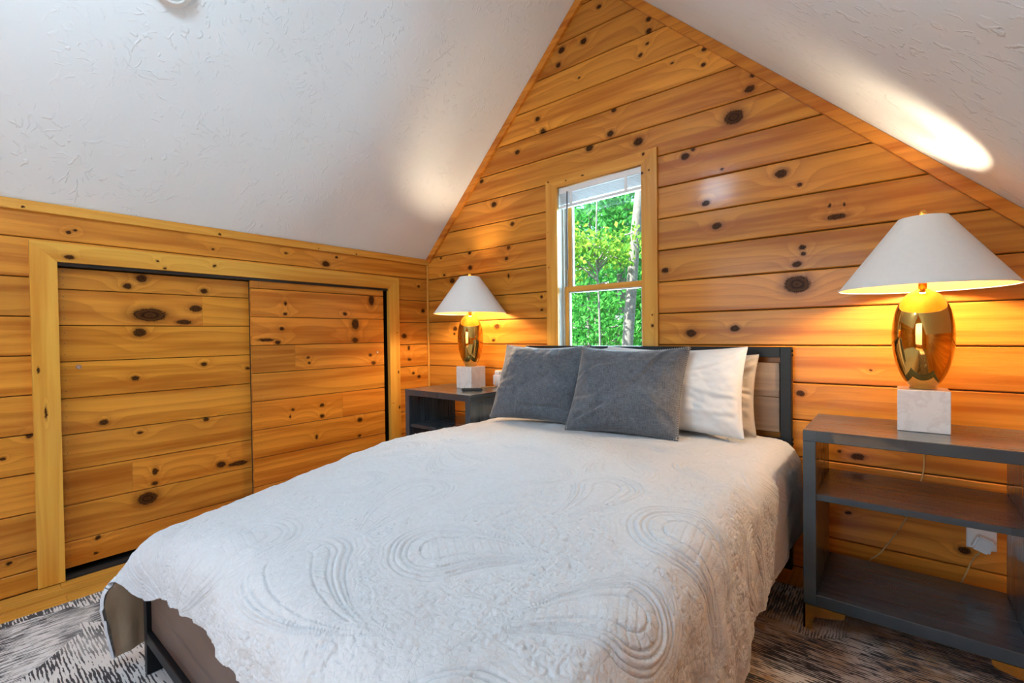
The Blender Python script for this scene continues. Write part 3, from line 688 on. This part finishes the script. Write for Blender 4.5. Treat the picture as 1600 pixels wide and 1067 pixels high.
# ------------------------------------------------------------------ comforter
def make_comforter():
    ex0, ex1 = -1.835, -.445        # where the top begins to roll over
    ey = .515; yh = 2.445
    OL, OR_, OF = .485, .455, .275   # cloth past those lines
    n = 820; mm = 800
    S = np.linspace(ex0-OL, ex1+OR_, n); Tt = np.linspace(yh, ey-OF, mm)
    s, t = np.meshgrid(S, Tt, indexing='ij')
    fl_ = sstep(0., 1., (1.5-t)/1.1)             # towards the foot
    dl = np.maximum(ex0-s, 0); dr = np.maximum(s-ex1, 0); df = np.maximum(ey-t, 0)
    R = .10
    def hang(d, R, flare):
        q = math.pi*R/2
        a = np.minimum(d, q)/R
        ho = R*np.sin(a); dp = R*(1-np.cos(a)); e = np.maximum(d-q, 0)
        return ho + flare*e, dp + e*math.sqrt(1-min(flare, .9)**2)
    hl, pl = hang(dl, .13, .16); hr, pr = hang(dr, .12, .04); hf, pf = hang(df, .13, .02)
    dx = np.maximum(dl, dr); px = np.maximum(pl, pr)
    wc = sstep(.02, .30, dx)
    yoff = (1-wc)*hf + wc*df*(.88-.55*np.clip(dx, 0, .5))
    drop = (1-wc)*np.sqrt(px**2+pf**2) + wc*(px+.12*pf)
    x = np.clip(s, ex0, ex1) - hl + hr
    x = np.where(t > 1.75, np.maximum(x, x + (-1.966-x)*sstep(1.75, 1.98, t)*(x < -1.966)), x)
    y = np.maximum(t, ey) - yoff
    # crown, sag towards the foot end, pressed head end
    cx = (s-(ex0+ex1)/2)/((ex1-ex0)/2)
    top = .612 + .022*(1-np.clip(np.abs(cx), 0, 1)**2.5) - .075*fl_*np.clip(np.abs(cx), 0, 1)**3*(cx < 0) - .055*sstep(1.35, .4, t)
    z = top - drop
    # vertical folds in the hanging parts
    hang_amt = sstep(.10, .35, dx); fold = fbm(t*5.5+3., s*1.2, 3)
    x += np.sign(s-(ex0+ex1)/2)*hang_amt*(fold*.10) * np.where(s < ex0, .55, 1.0)*(1-.85*sstep(1.6, 1.95, t))
    hf_amt = sstep(.1, .3, df)*(1-wc)
    y += hf_amt*fbm(s*6.+9., t*1.3, 3)*.08
    z += hf_amt*fbm(s*3.1+2., t*.4, 2)*.10
    # big soft wrinkles
    wr = fbm(s*3.0+5, t*3.0+1, 4)*.030 + np.abs(fbm(s*5+(t*2.2), t*5-s*1.5, 3))*-.020
    calm = 1-.72*np.exp(-(((s+1.10)/.60)**2+((t-1.45)/.75)**2))
    P = np.stack([x, y, z], -1)
    def normals(P):
        du = np.gradient(P, axis=0); dv = np.gradient(P, axis=1)
        N = np.cross(dv, du); N /= np.linalg.norm(N, axis=-1, keepdims=True)+1e-9
        return N
    N = normals(P)
    if N[n//2, mm//2, 2] < 0: N = -N
    P = P + N*(wr*calm)[..., None]
    # ---- quilting: paisleys with stitched channels and stippled ground (cloth coordinates)
    H = np.zeros_like(s); ground = np.ones_like(s)
    rs = np.random.RandomState(11)
    mot = []
    gx = np.arange(-2.6, .3, .36); gy = np.arange(0., 2.7, .40)
    for i, a in enumerate(gx):
        for j, b in enumerate(gy):
            mot.append((a + (.18 if j % 2 else 0) + rs.uniform(-.04, .04), b + rs.uniform(-.05, .05), rs.uniform(0, 6.28), rs.choice([-1, 1]), rs.uniform(.85, 1.2)))
    groove = lambda v, w: np.exp(-(v/w)**2)
    for (a, b, th, sg, k) in mot:
        m0 = (np.abs(s-a) < .34) & (np.abs(t-b) < .34)
        if not m0.any(): continue
        u = (s[m0]-a); v = (t[m0]-b)
        X = (u*math.cos(th)+v*math.sin(th))/k; Y = (-u*math.sin(th)+v*math.cos(th))/k*sg
        X = X - .10
        # bend the tail
        Lb = .27; Rb = .105
        Xb = X + .08; yb = Y + 1.9*np.maximum(-X, 0)**2
        tt = np.clip((X+Lb-.08)/Lb, 0, 1)
        wdt = np.where(X > 0, np.sqrt(np.maximum(Rb**2-X**2, 0)), Rb*np.power(np.clip(1+X/Lb, 0, 1), .75))
        val = np.where(X > 0, np.sqrt(X**2+yb**2)/Rb, np.abs(yb)/np.maximum(wdt, 1e-4))
        val = np.where(X < -Lb, 9, val)
        inside = val < 1.50
        h = np.zeros_like(val)
        for c_ in (.42, .72, .86, 1.0, 1.14): h -= groove(val-c_, .022)*1.25
        for c_ in (1.26, 1.38, 1.49): h -= groove(val-c_+.03*np.sin(np.arctan2(yb, X+.03)*14), .018)*.32
        ang = np.arctan2(yb, X+.03)
        rad = groove(np.sin(ang*9), .22)*((val > .42) & (val < .72)); h -= .6*rad
        h -= .5*groove(np.sin(X*150), .25)*(val < .42)
        h += .55*((val > .86) & (val < 1.0)) + .35*((val > .42) & (val < .72)) + .3*(val < .42)
        sub = ground[m0]
        hh = H[m0]; hh = np.where(inside & (sub > .5), h, hh); H[m0] = hh
        sub = np.where(inside, 0, sub); ground[m0] = sub
    st = np.abs(vnoise(s*88, t*88)-.5)*2; st2 = np.abs(vnoise(s*56+9, t*56+4)-.5)*2
    stip = -groove(st, .15)*.75 - groove(st2, .12)*.7 + .35*vnoise(s*30, t*30)
    arcs = -groove(np.sin(90*np.sqrt((np.mod(s+.09, .18)-.09)**2+(np.mod(t, .2)-.1)**2)+4*vnoise(s*9, t*9)), .2)*.4
    H = H + ground*(stip+arcs)
    tuck = .65+.7*vnoise(s*6, t*6)
    crk = -np.abs(fbm(s*14, t*14, 3))*.010
    N = normals(P)
    if N[n//2, mm//2, 2] < 0: N = -N
    low_head = 1-.55*sstep(1.5, 2.2, t)
    P2 = P + N*((H*.0035*tuck*(.55+.45*calm)*low_head + crk*calm))[..., None]
    UV = np.stack([s, t], -1)
    return P2, P - N*.016, UV, N
P2, PL, UVc, Nc = make_comforter()
com = empty('comforter', (-1.14, 1.4, .62)); tag(com, 'white quilted paisley comforter with tan lining spread over the bed', 'comforter')
inv = (1.14, -1.4, -.62)
o = link('quilted_top', grid_mesh('quilted_top', P2, UVc, flip=True), QUILT, com); o.location = inv
o = link('lining', grid_mesh('lining', PL[::4, ::4], UVc[::4, ::4]), LINING, com); o.location = inv; o['label'] = 'tan satin underside of the comforter'
def edge_strip():
    loop = [(i, 0) for i in range(P2.shape[0])] + [(P2.shape[0]-1, j) for j in range(P2.shape[1])] + [(i, P2.shape[1]-1) for i in range(P2.shape[0]-1, -1, -1)] + [(0, j) for j in range(P2.shape[1]-1, -1, -1)]
    ii = np.array([l[0] for l in loop]); jj = np.array([l[1] for l in loop])
    A = P2[ii, jj]; B = PL[ii, jj]; C = (A+B)/2
    out = C - P2.mean((0, 1)); out[:, 2] *= .3; out /= np.linalg.norm(out, axis=1, keepdims=True)
    G = np.stack([A, C+out*.006, B], 1)
    return grid_mesh('hem', G, np.zeros(G.shape[:2]+(2,)))
o = link('hem', edge_strip(), QUILT, com); o.location = inv

# ------------------------------------------------------------------ pillows
def pillow(name, label, group, w_, h_, t_, base, rz, lean, mat, flange=.0, stitch=False, seed=0, wrinkle=.012, skew=0., roll=0., ncrease=9, crease=.008):
    rs = np.random.RandomState(seed); n = 90
    root = empty(name, base); tag(root, label, 'pillow' if 'cushion' not in name else 'cushion', group)
    u, v = np.meshgrid(np.linspace(-1, 1, n), np.linspace(-1, 1, n), indexing='ij')
    pinch = .055
    X = u*w_/2*(1 - pinch*(1-v**2)**1.0*np.abs(u)**3); Z = v*h_/2*(1 - pinch*1.2*(1-u**2)*np.abs(v)**3)
    X = X + skew*v
    fu, fv = (1-np.abs(u)**2.6), (1-np.abs(v)**2.4)
    prof = np.power(np.clip(fu*fv, 0, 1), .55)
    ox, oy = rs.uniform(0, 50, 2)
    wr = fbm(u*2.2+ox, v*2.2+oy, 4)*wrinkle*2 - np.abs(fbm(u*3+v*1.5+ox, v*2.0-u+oy, 3))*wrinkle*2.2
    edge = 1-np.maximum(np.abs(u), np.abs(v))**8
    cr = np.zeros_like(u)
    for k in range(ncrease):                      # creases running in from the rim
        a0 = rs.uniform(0, 6.28); px_, pz_ = 1.05*math.cos(a0), 1.05*math.sin(a0); ta = a0 + math.pi + rs.uniform(-.7, .7)
        dx_, dz_ = math.cos(ta), math.sin(ta); al = (u-px_)*dx_ + (v-pz_)*dz_; ac = -(u-px_)*dz_ + (v-pz_)*dx_ + .10*np.sin(al*3+k)
        wd_ = rs.uniform(.04, .09); Lc = rs.uniform(.5, 1.1); env = np.exp(-(al/Lc)**2)*(al > -.3)
        cr += crease*rs.uniform(.5, 1.)*env*(np.exp(-((ac-wd_)/wd_)**2) - 1.1*np.exp(-((ac+.6*wd_)/wd_)**2))
    wr = wr + cr
    sag = .06*np.sin((u*.5+.5)*math.pi)*np.clip(v, 0, 1)**2
    Zs = Z - sag*.35*h_
    out = []
    for side in (-1, 1):
        Y = side*(t_/2*prof*(1+.12*(-v)) + .002) + wr*edge*(1 if side < 0 else .5)
        out.append(np.stack([X, Y, Zs], -1))
    zmin = min(o_[..., 2].min() for o_ in out)
    M = Matrix.Rotation(rz, 4, 'Z') @ Matrix.Rotation(roll, 4, 'Y') @ Matrix.Rotation(lean, 4, 'X')
    Mn = np.array(M)[:3, :3]
    UV = np.stack([X, Z], -1)
    body_sides = []
    pts = [(o_ - np.array([0, 0, zmin])) @ Mn.T for o_ in out]
    a = grid_mesh('front', pts[0], UV, flip=False); b = grid_mesh('back', pts[1], UV, flip=True)
    bm = bmesh.new(); bm.from_mesh(a); bm.from_mesh(b); bmesh.ops.remove_doubles(bm, verts=bm.verts, dist=.0005)
    bpy.data.meshes.remove(a); bpy.data.meshes.remove(b)
    bmesh.ops.recalc_face_normals(bm, faces=bm.faces)
    me = bpy.data.meshes.new('pillow_body'); bm.to_mesh(me); bm.free()
    link('pillow_body', me, mat, root)
    ring = [(i, 0) for i in range(n)] + [(n-1, j) for j in range(1, n)] + [(i, n-1) for i in range(n-2, -1, -1)] + [(0, j) for j in range(n-2, 0, -1)]
    C = np.array([(pts[0][i, j]+pts[1][i, j])/2 for i, j in ring])
    bm = bmesh.new()
    tube_bm(bm, [tuple(c) for c in C] + [tuple(C[0])], .0042 if stitch else .0028, 6)
    finish('piping', bm, mat, root, 'x', smooth=True)
    if stitch:
        bm = bmesh.new(); ctr = C.mean(0); yv = Mn @ np.array([0, 1, 0])
        L = np.concatenate([[0], np.cumsum(np.linalg.norm(np.diff(C, axis=0), axis=1))])
        for q in np.arange(0, L[-1], .0105):
            p = np.array([np.interp(q, L, C[:, k]) for k in range(3)]); p2 = np.array([np.interp(min(q+.004, L[-1]), L, C[:, k]) for k in range(3)])
            tg = (p2-p); tg /= np.linalg.norm(tg)+1e-9
            inn = np.cross(yv, tg); inn /= np.linalg.norm(inn)+1e-9
            if inn @ (ctr-p) < 0: inn = -inn
            arc = [p+inn*.012-yv*.0075, p+inn*.004-yv*.0062, p-inn*.0055, p+inn*.004+yv*.0062, p+inn*.012+yv*.0075]
            tube_bm(bm, [tuple(c) for c in arc], .0016, 4)
        so = finish('whip_stitching', bm, THREAD, root, 'x', smooth=True); so['kind'] = 'stuff'; so['label'] = 'taupe whip-stitched edge'
    return root
pillow('throw_cushion', 'charcoal chenille cushion at the front, nearest the white pillow', 'charcoal throw cushions', .53, .437, .18, (-.985, 1.985, .632), math.radians(9), math.radians(-24), VELVET, stitch=True, seed=2, wrinkle=.012, skew=.012)
pillow('throw_cushion', 'charcoal chenille cushion nearest the left lamp', 'charcoal throw cushions', .53, .437, .17, (-1.525, 2.03, .632), math.radians(8), math.radians(-22), VELVET, stitch=True, seed=5, wrinkle=.012, skew=.010)
pillow('bed_pillow', 'white pillow sham standing behind the charcoal cushions on the right', 'white pillow shams', .68, .408, .15, (-.855, 2.205, .632), math.radians(2), math.radians(-12), SHAM, seed=8, wrinkle=.010, ncrease=16, crease=.005)
pillow('bed_pillow', 'white pillow sham almost hidden behind the left charcoal cushion', 'white pillow shams', .62, .40, .13, (-1.475, 2.225, .632), math.radians(-1), math.radians(-12), SHAM, seed=9, wrinkle=.010)
pillow('bed_pillow', 'creased taupe pillow leaning on the headboard behind the white sham', 'taupe pillows', .66, .376, .12, (-.825, 2.345, .622), math.radians(1), math.radians(-10), BEIGE, seed=14, wrinkle=.020, ncrease=26, crease=.016)

# ------------------------------------------------------------------ nightstands
def nightstand(x0, y0, label, rz=0.):
    W_, D_, H_ = .614, .432, .739; f = .040
    r = empty('nightstand', (x0, y0, .011 if y0 < 2.3 else 0)); tag(r, label, 'nightstand', 'open washed-wood nightstands'); r.rotation_euler.z = rz
    r.location.z = 0
    box('top', 0, W_, 0, D_, H_-f, H_, STEELWOOD, r, .0018, 'x', 'y')
    box('side_panel', 0, f, .001, D_, .101, H_-f, STEELWOOD, r, .0015, 'z', 'y'); box('side_panel', W_-f, W_, .001, D_, .101, H_-f, STEELWOOD, r, .0015, 'z', 'y')
    box('shelf', f, W_-f, .014, D_-.002, .484, .506, STEELWOOD, r, .001, 'x', 'y')
    box('bottom', f, W_-f, 0.001, D_, .101, .143, STEELWOOD, r, .0015, 'x', 'y')
    for sx in (0, 1):
        for sy in (0, 1):
            bm = bmesh.new()
            # L shaped foot: tall at the corner, tapering along both sides
            for ax in (0, 1):
                L = .125 if ax == 0 else .10; th = .006; zb = .012 if (y0+ (D_ if sy else 0)) < 2.305 else .001
                prof = [(0, .0), (.028, .0), (.030, .050), (.036, .060), (L-.008, .078), (L, .086), (L, .1005), (0, .1005)]
                prof = [(u, max(v, zb)) for u, v in prof]
                A, B = [], []
                for u, v in prof:
                    if ax == 0:
                        X = u if not sx else W_-u; A.append(bm.verts.new((X, 0 if not sy else D_, v))); B.append(bm.verts.new((X, th if not sy else D_-th, v)))
                    else:
                        Y = u if not sy else D_-u; A.append(bm.verts.new((0 if not sx else W_, Y, v))); B.append(bm.verts.new((th if not sx else W_-th, Y, v)))
                bm.faces.new(A); bm.faces.new(B[::-1])
                for i in range(len(A)): bm.faces.new((A[i], A[(i+1) % len(A)], B[(i+1) % len(A)], B[i]))
            finish('foot', bm, BRASS, r, 'x')
    return r
nightstand(-.266, 2.0, 'open blue-grey nightstand with brass feet on the right of the bed')
nightstand(-2.592, 2.01, 'open blue-grey nightstand in the corner by the closet doors')

# ------------------------------------------------------------------ lamps
def lamp(cx, cy, z0, label):
    r = empty('table_lamp', (cx, cy, z0)); tag(r, label, 'lamp', 'gold table lamps')
    box('marble_base', -.071, .071, -.071, .071, .0005, .148, MARBLE, r, .002, 'z')
    prof = [(.036, .1485), (.040, .150)]
    for i in range(1, 48):
        a = -math.pi/2 + math.pi*i/48
        zz_ = .325 + .181*math.sin(a); rr = .088*math.cos(a)**.86*(1+.07*math.sin(a))
        if zz_ > .150 and rr > .034: prof.append((rr, zz_))
    prof += [(.030, .497), (.022, .503), (.017, .507)]
    lathe('body', prof, (0, 0, 0), GOLD, r, 64, True, True)
    lathe('neck', [(.0125, .505), (.0125, .545), (.018, .548), (.018, .575)], (0, 0, 0), BRASS, r, 24, True, True)
    zb, zt, rb, rt_ = .512, .762, .249, .070
    sh = lathe('shade', [(rb, zb), (rb-(rb-rt_)*.03, zb+.0075), (rt_, zt)], (0, 0, 0), SHADE, r, 72)
    lathe('shade_lining', [(rb-.0025, zb), (rt_-.0025, zt)], (0, 0, 0), GOLD_IN, sh, 72)
    lathe('shade_rim', [(rb-.003, zb), (rb-.003, zb-.002), (rb+.0012, zb-.002), (rb+.0012, zb+.003), (rb, zb+.003)], (0, 0, 0), SHADE, sh, 72)
    bm = bmesh.new()
    for k in range(3):
        a = 2*math.pi*k/3+.4; tube_bm(bm, [(.008*math.cos(a), .008*math.sin(a), zt-.014), ((rt_-.003)*math.cos(a), (rt_-.003)*math.sin(a), zt-.004)], .0018, 6)
    lathe_bm(bm, [(.010, zt-.018), (.010, zt-.010)], (0, 0, 0), 16, True, True)
    for s in (-1, 1):
        tube_bm(bm, spline([(s*.012, 0, .575), (s*.045, 0, .62), (s*.042, 0, .70), (s*.006, 0, zt-.018)], 8), .0018, 6)
    finish('harp', bm, BRASS, r, 'z', smooth=True)
    lathe('finial', [(.004, zt-.012), (.004, zt+.004), (.010, zt+.008), (.0125, zt+.017), (.010, zt+.025), (.003, zt+.028)], (0, 0, 0), BRASS, r, 20, True, True)
    bulb = lathe('bulb', [(.013, .575), (.014, .59), (.026, .615), (.030, .635), (.026, .655), (.014, .667), (.002, .670)], (0, 0, 0), BULB, r, 20, True, True)
    return r
BULB = emit('warm_lit_bulb', (1.0, .79, .53), LAMP_W*70)
lamp(.073, 2.252, .739, 'gold egg lamp with white cone shade on the nightstand right of the bed')
lamp(-2.28, 2.334, .739, 'gold egg lamp with white cone shade in the corner by the closet')

# remote control, outlets, cords
rm = empty('remote_control', (-2.13, 2.19, .740)); tag(rm, 'slim black remote control lying beside the left lamp', 'remote'); rm.rotation_euler.z = math.radians(38)
box('body', -.068, .068, -.019, .019, 0, .017, RUBBER, rm, .005, 'x', seg=2)
for i in range(5):
    for j in (-1, 0, 1): box('button', -.05+i*.02-.004, -.05+i*.02+.004, j*.010-.003, j*.010+.003, .0168, .0182, KEYS, rm, .0008)
ol = empty('wall_plug', (-2.18, GY, .79)); tag(ol, 'white wall outlet with a plug-in adapter above the left nightstand', 'outlet')
box('cover_plate', -.040, .040, -.006, .0, -.058, .058, WHITE, ol, .002, 'z'); box('adapter', -.034, .034, -.040, -.006, -.045, .030, WHITE, ol, .006, 'z', seg=2); box('adapter_cap', -.022, .022, -.034, -.006, .030, .056, WHITE, ol, .004, 'z')
o2 = empty('wall_outlet', (.252, GY, .290)); tag(o2, 'cream wall outlet with plug seen through the right nightstand', 'outlet')
box('cover_plate', -.042, .042, -.006, 0, -.036, .058, WHITE, o2, .002, 'z')
bm = bmesh.new(); bbox(bm, -.022, .030, -.048, -.006, -.034, .022, .006, 2); bmesh.ops.rotate(bm, verts=bm.verts, cent=(0, -.03, 0), matrix=Matrix.Rotation(.35, 3, 'Y'))
finish('plug', bm, WHITE, o2, 'z')
tag(tube('lamp_cord', spline([(.075, 2.326, .747), (.088, 2.40, .742), (.090, 2.450, .735), (.087, GY-.006, .62), (.080, GY-.005, .50), (.03, GY-.005, .32), (-.05, GY-.005, .16), (-.09, GY-.005, .10), (-.02, GY-.008, .03), (.10, GY-.008, .022), (.185, GY-.006, .09), (.225, GY-.005, .20), (.245, GY-.03, .250), (.250, GY-.044, .268)], 10), .0028, CORD), 'tan lamp cord drooping down the wall behind the right nightstand', 'cord')
tag(tube('lamp_cord', spline([(-2.21, 2.36, .743), (-2.17, 2.40, .7425), (-2.15, 2.43, .745), (-2.165, 2.46, .77), (-2.175, 2.478, .785)], 8), .0026, CORD), 'short lamp cord curling from the left lamp to the wall plug', 'cord')

# smoke detector on the left slope
sd = empty('smoke_detector', (-2.186, .602, AXZ+SLL*(-2.186-AXX))); tag(sd, 'round white smoke detector on the left ceiling slope', 'smoke detector')
sd.rotation_euler = (0, math.pi - math.atan(SLL), 0)
lathe('body', [(.070, 0), (.070, .012), (.062, .026), (.030, .034), (.0, .035)], (0, 0, 0), WHITE, sd, 40, True)
lathe('vent_ring', [(.052, .0285), (.050, .033), (.044, .035), (.040, .0325)], (0, 0, 0), WHITE, sd, 40)

# ceiling fan with a lit bowl under the ridge (beyond the top of the picture)
FX, FYc = AXX-.03, -.06
fan = empty('ceiling_fan', (FX, FYc, AXZ)); tag(fan, 'white ceiling fan with a lit glass bowl under the ridge', 'ceiling fan')
lathe('downrod', [(.05, -.06), (.05, -.02), (.014, -.075), (.014, -.50)], (0, 0, 0), WHITE, fan, 24)
lathe('motor', [(.02, -.48), (.10, -.50), (.12, -.55), (.10, -.60), (.05, -.62)], (0, 0, 0), WHITE, fan, 32, True, True)
for k in range(4):
    bm = bmesh.new(); bbox(bm, .10, .56, -.055, .055, -.004, .004, .002)
    bmesh.ops.rotate(bm, verts=bm.verts, cent=(0, 0, 0), matrix=Matrix.Rotation(.2, 3, 'X')); bmesh.ops.translate(bm, verts=bm.verts, vec=(0, 0, -.575))
    bmesh.ops.rotate(bm, verts=bm.verts, cent=(0, 0, 0), matrix=Matrix.Rotation(k*math.pi/2+.75, 3, 'Z')); finish('blade', bm, WHITE, fan, 'x')
lathe('light_bowl', [(.125, -.63), (.13, -.65), (.13, -.755), (.115, -.78), (.06, -.79), (.001, -.79)], (0, 0, 0), emit('lit_glass_bowl', (.62, .83, 1.0), FAN_W), fan, 32, True)

# ------------------------------------------------------------------ outside: woodland
gd = box('ground', -40, 30, GY+.6, 60, -3.2, -3.0, GROUND, None, 0); tag(gd, 'leafy woodland ground below the window', kind='structure')
def tree(x, y, h, tr_r, bark, leaf, nleaf, zc, rx, rz_, label, lean=0., lsize=.13, low=-3.0, group='trees outside the window'):
    r = empty('tree', (x, y, low)); tag(r, label, 'tree', group)
    bm = bmesh.new(); H = h
    pts = [(lean*(k/10)+.03*math.sin(k*1.7+x), .03*math.cos(k*1.3+y), H*k/10) for k in range(11)]
    tube_bm(bm, pts, [tr_r*(1-.055*k) for k in range(11)], 12)
    finish('trunk', bm, BARK[bark], r, 'z', smooth=True)
    rs = np.random.RandomState(int(abs(x*31+y*17))+3)
    bm = bmesh.new()
    cl = []
    for k in range(16):
        a = rs.uniform(0, 6.28); zz_ = zc-low + rs.uniform(-rz_, rz_)*.9; q = rx*rs.uniform(.45, 1.0)
        e = Vector((q*math.cos(a), q*math.sin(a), zz_)); cl.append(e)
        b0 = Vector((lean*zz_/H, 0, max(.5, zz_-.5*q)))
        tube_bm(bm, spline([b0, (b0+e)/2+Vector((0, 0, .1)), e], 4), .012, 5)
    finish('branches', bm, BARK[bark], r, 'z', smooth=True)
    # leaves gathered round the branch ends
    C = np.array([list(cl[i % len(cl)]) for i in range(nleaf)]) + rs.normal(0, 1, (nleaf, 3))*np.array([rx*.30, rx*.30, rz_*.26])
    d = rs.normal(0, 1, (nleaf, 3)); d[:, 2] -= .5; d /= np.linalg.norm(d, axis=1, keepdims=True)
    e = np.cross(d, rs.normal(0, 1, (nleaf, 3))); e /= np.linalg.norm(e, axis=1, keepdims=True); nn = np.cross(d, e)
    L = (lsize*rs.uniform(.6, 1.3, nleaf))[:, None]
    V = np.stack([C-d*L*.5, C-d*L*.12+e*L*.30, C+d*L*.5, C-d*L*.12-e*L*.30, C+nn*L*.10], 1)
    V[:, 4] = C + nn*L*.08
    idx = np.arange(nleaf)[:, None]*5
    Fc = np.concatenate([idx+np.array([[0, 1, 4]]), idx+np.array([[1, 2, 4]]), idx+np.array([[2, 3, 4]]), idx+np.array([[3, 0, 4]])])
    me = bpy.data.meshes.new('foliage'); me.from_pydata(V.reshape(-1, 3).tolist(), [], Fc.tolist())
    fo = link('foliage', me, LEAF[leaf], r); fo['kind'] = 'stuff'
    return r
tree(-3.52, 6.5, 11, .102, 0, 0, 1500, 6.6, 1.5, 1.4, 'pale-barked tree whose thick trunk crosses the right of the window', lean=1.144, lsize=.14)
tree(-5.28, 10.2, 12, .125, 1, 0, 2600, 5.6, 1.5, 1.3, 'dark-trunked tree standing upright behind the pale trunk', lean=.6, lsize=.15)
tree(-3.33, 6.05, 6.6, .022, 0, 1, 1300, 2.35, .62, .32, 'slim young tree with yellow-green leaves in mid window', lsize=.085)
tree(-5.35, 9.3, 8, .045, 0, 0, 2600, 3.3, .95, 1.2, 'leafy green tree filling the left of the window', lsize=.13)
tree(-4.05, 9.6, 8, .045, 1, 0, 1500, 3.6, .8, 1.0, 'leafy green tree at the upper right of the window', lsize=.13)
tree(-4.95, 8.9, 4.8, .028, 0, 0, 1700, 1.25, .8, .55, 'low bright sapling behind the lower sash', lsize=.115)
tree(-6.6, 12.6, 12, .07, 0, 0, 3000, 3.4, 1.5, 1.9, 'tall green tree with a thin pale trunk further back', lsize=.17)
tree(-5.6, 13.6, 12, .09, 1, 2, 2600, 1.6, 1.5, 1.2, 'deep green tree low behind the dark trunk', lsize=.17)
tree(-8.3, 16.0, 12, .12, 1, 2, 3200, 2.0, 1.8, 1.9, 'deep green tree at the far left of the window', lsize=.2)
tree(-8.6, 19.5, 13, .14, 1, 0, 3600, 4.0, 2.6, 2.8, 'pale green tree in the far middle of the woods', lsize=.24)
tree(-11.6, 22.5, 14, .15, 1, 2, 3800, 3.0, 2.8, 3.2, 'farthest deep green tree in the woods', lsize=.27)
ft = empty('bird_box', (-4.48, 9.0, -3.0)); tag(ft, 'small white box on a thin post among the trees', 'bird box')
tube('post', [(0, 0, 0), (0, 0, 4.25)], .018, BARK[0], ft, 8)
bm = bmesh.new(); bbox(bm, -.07, .07, -.06, .06, 4.25, 4.47, .01); finish('box', bm, WHITE, ft, 'z')
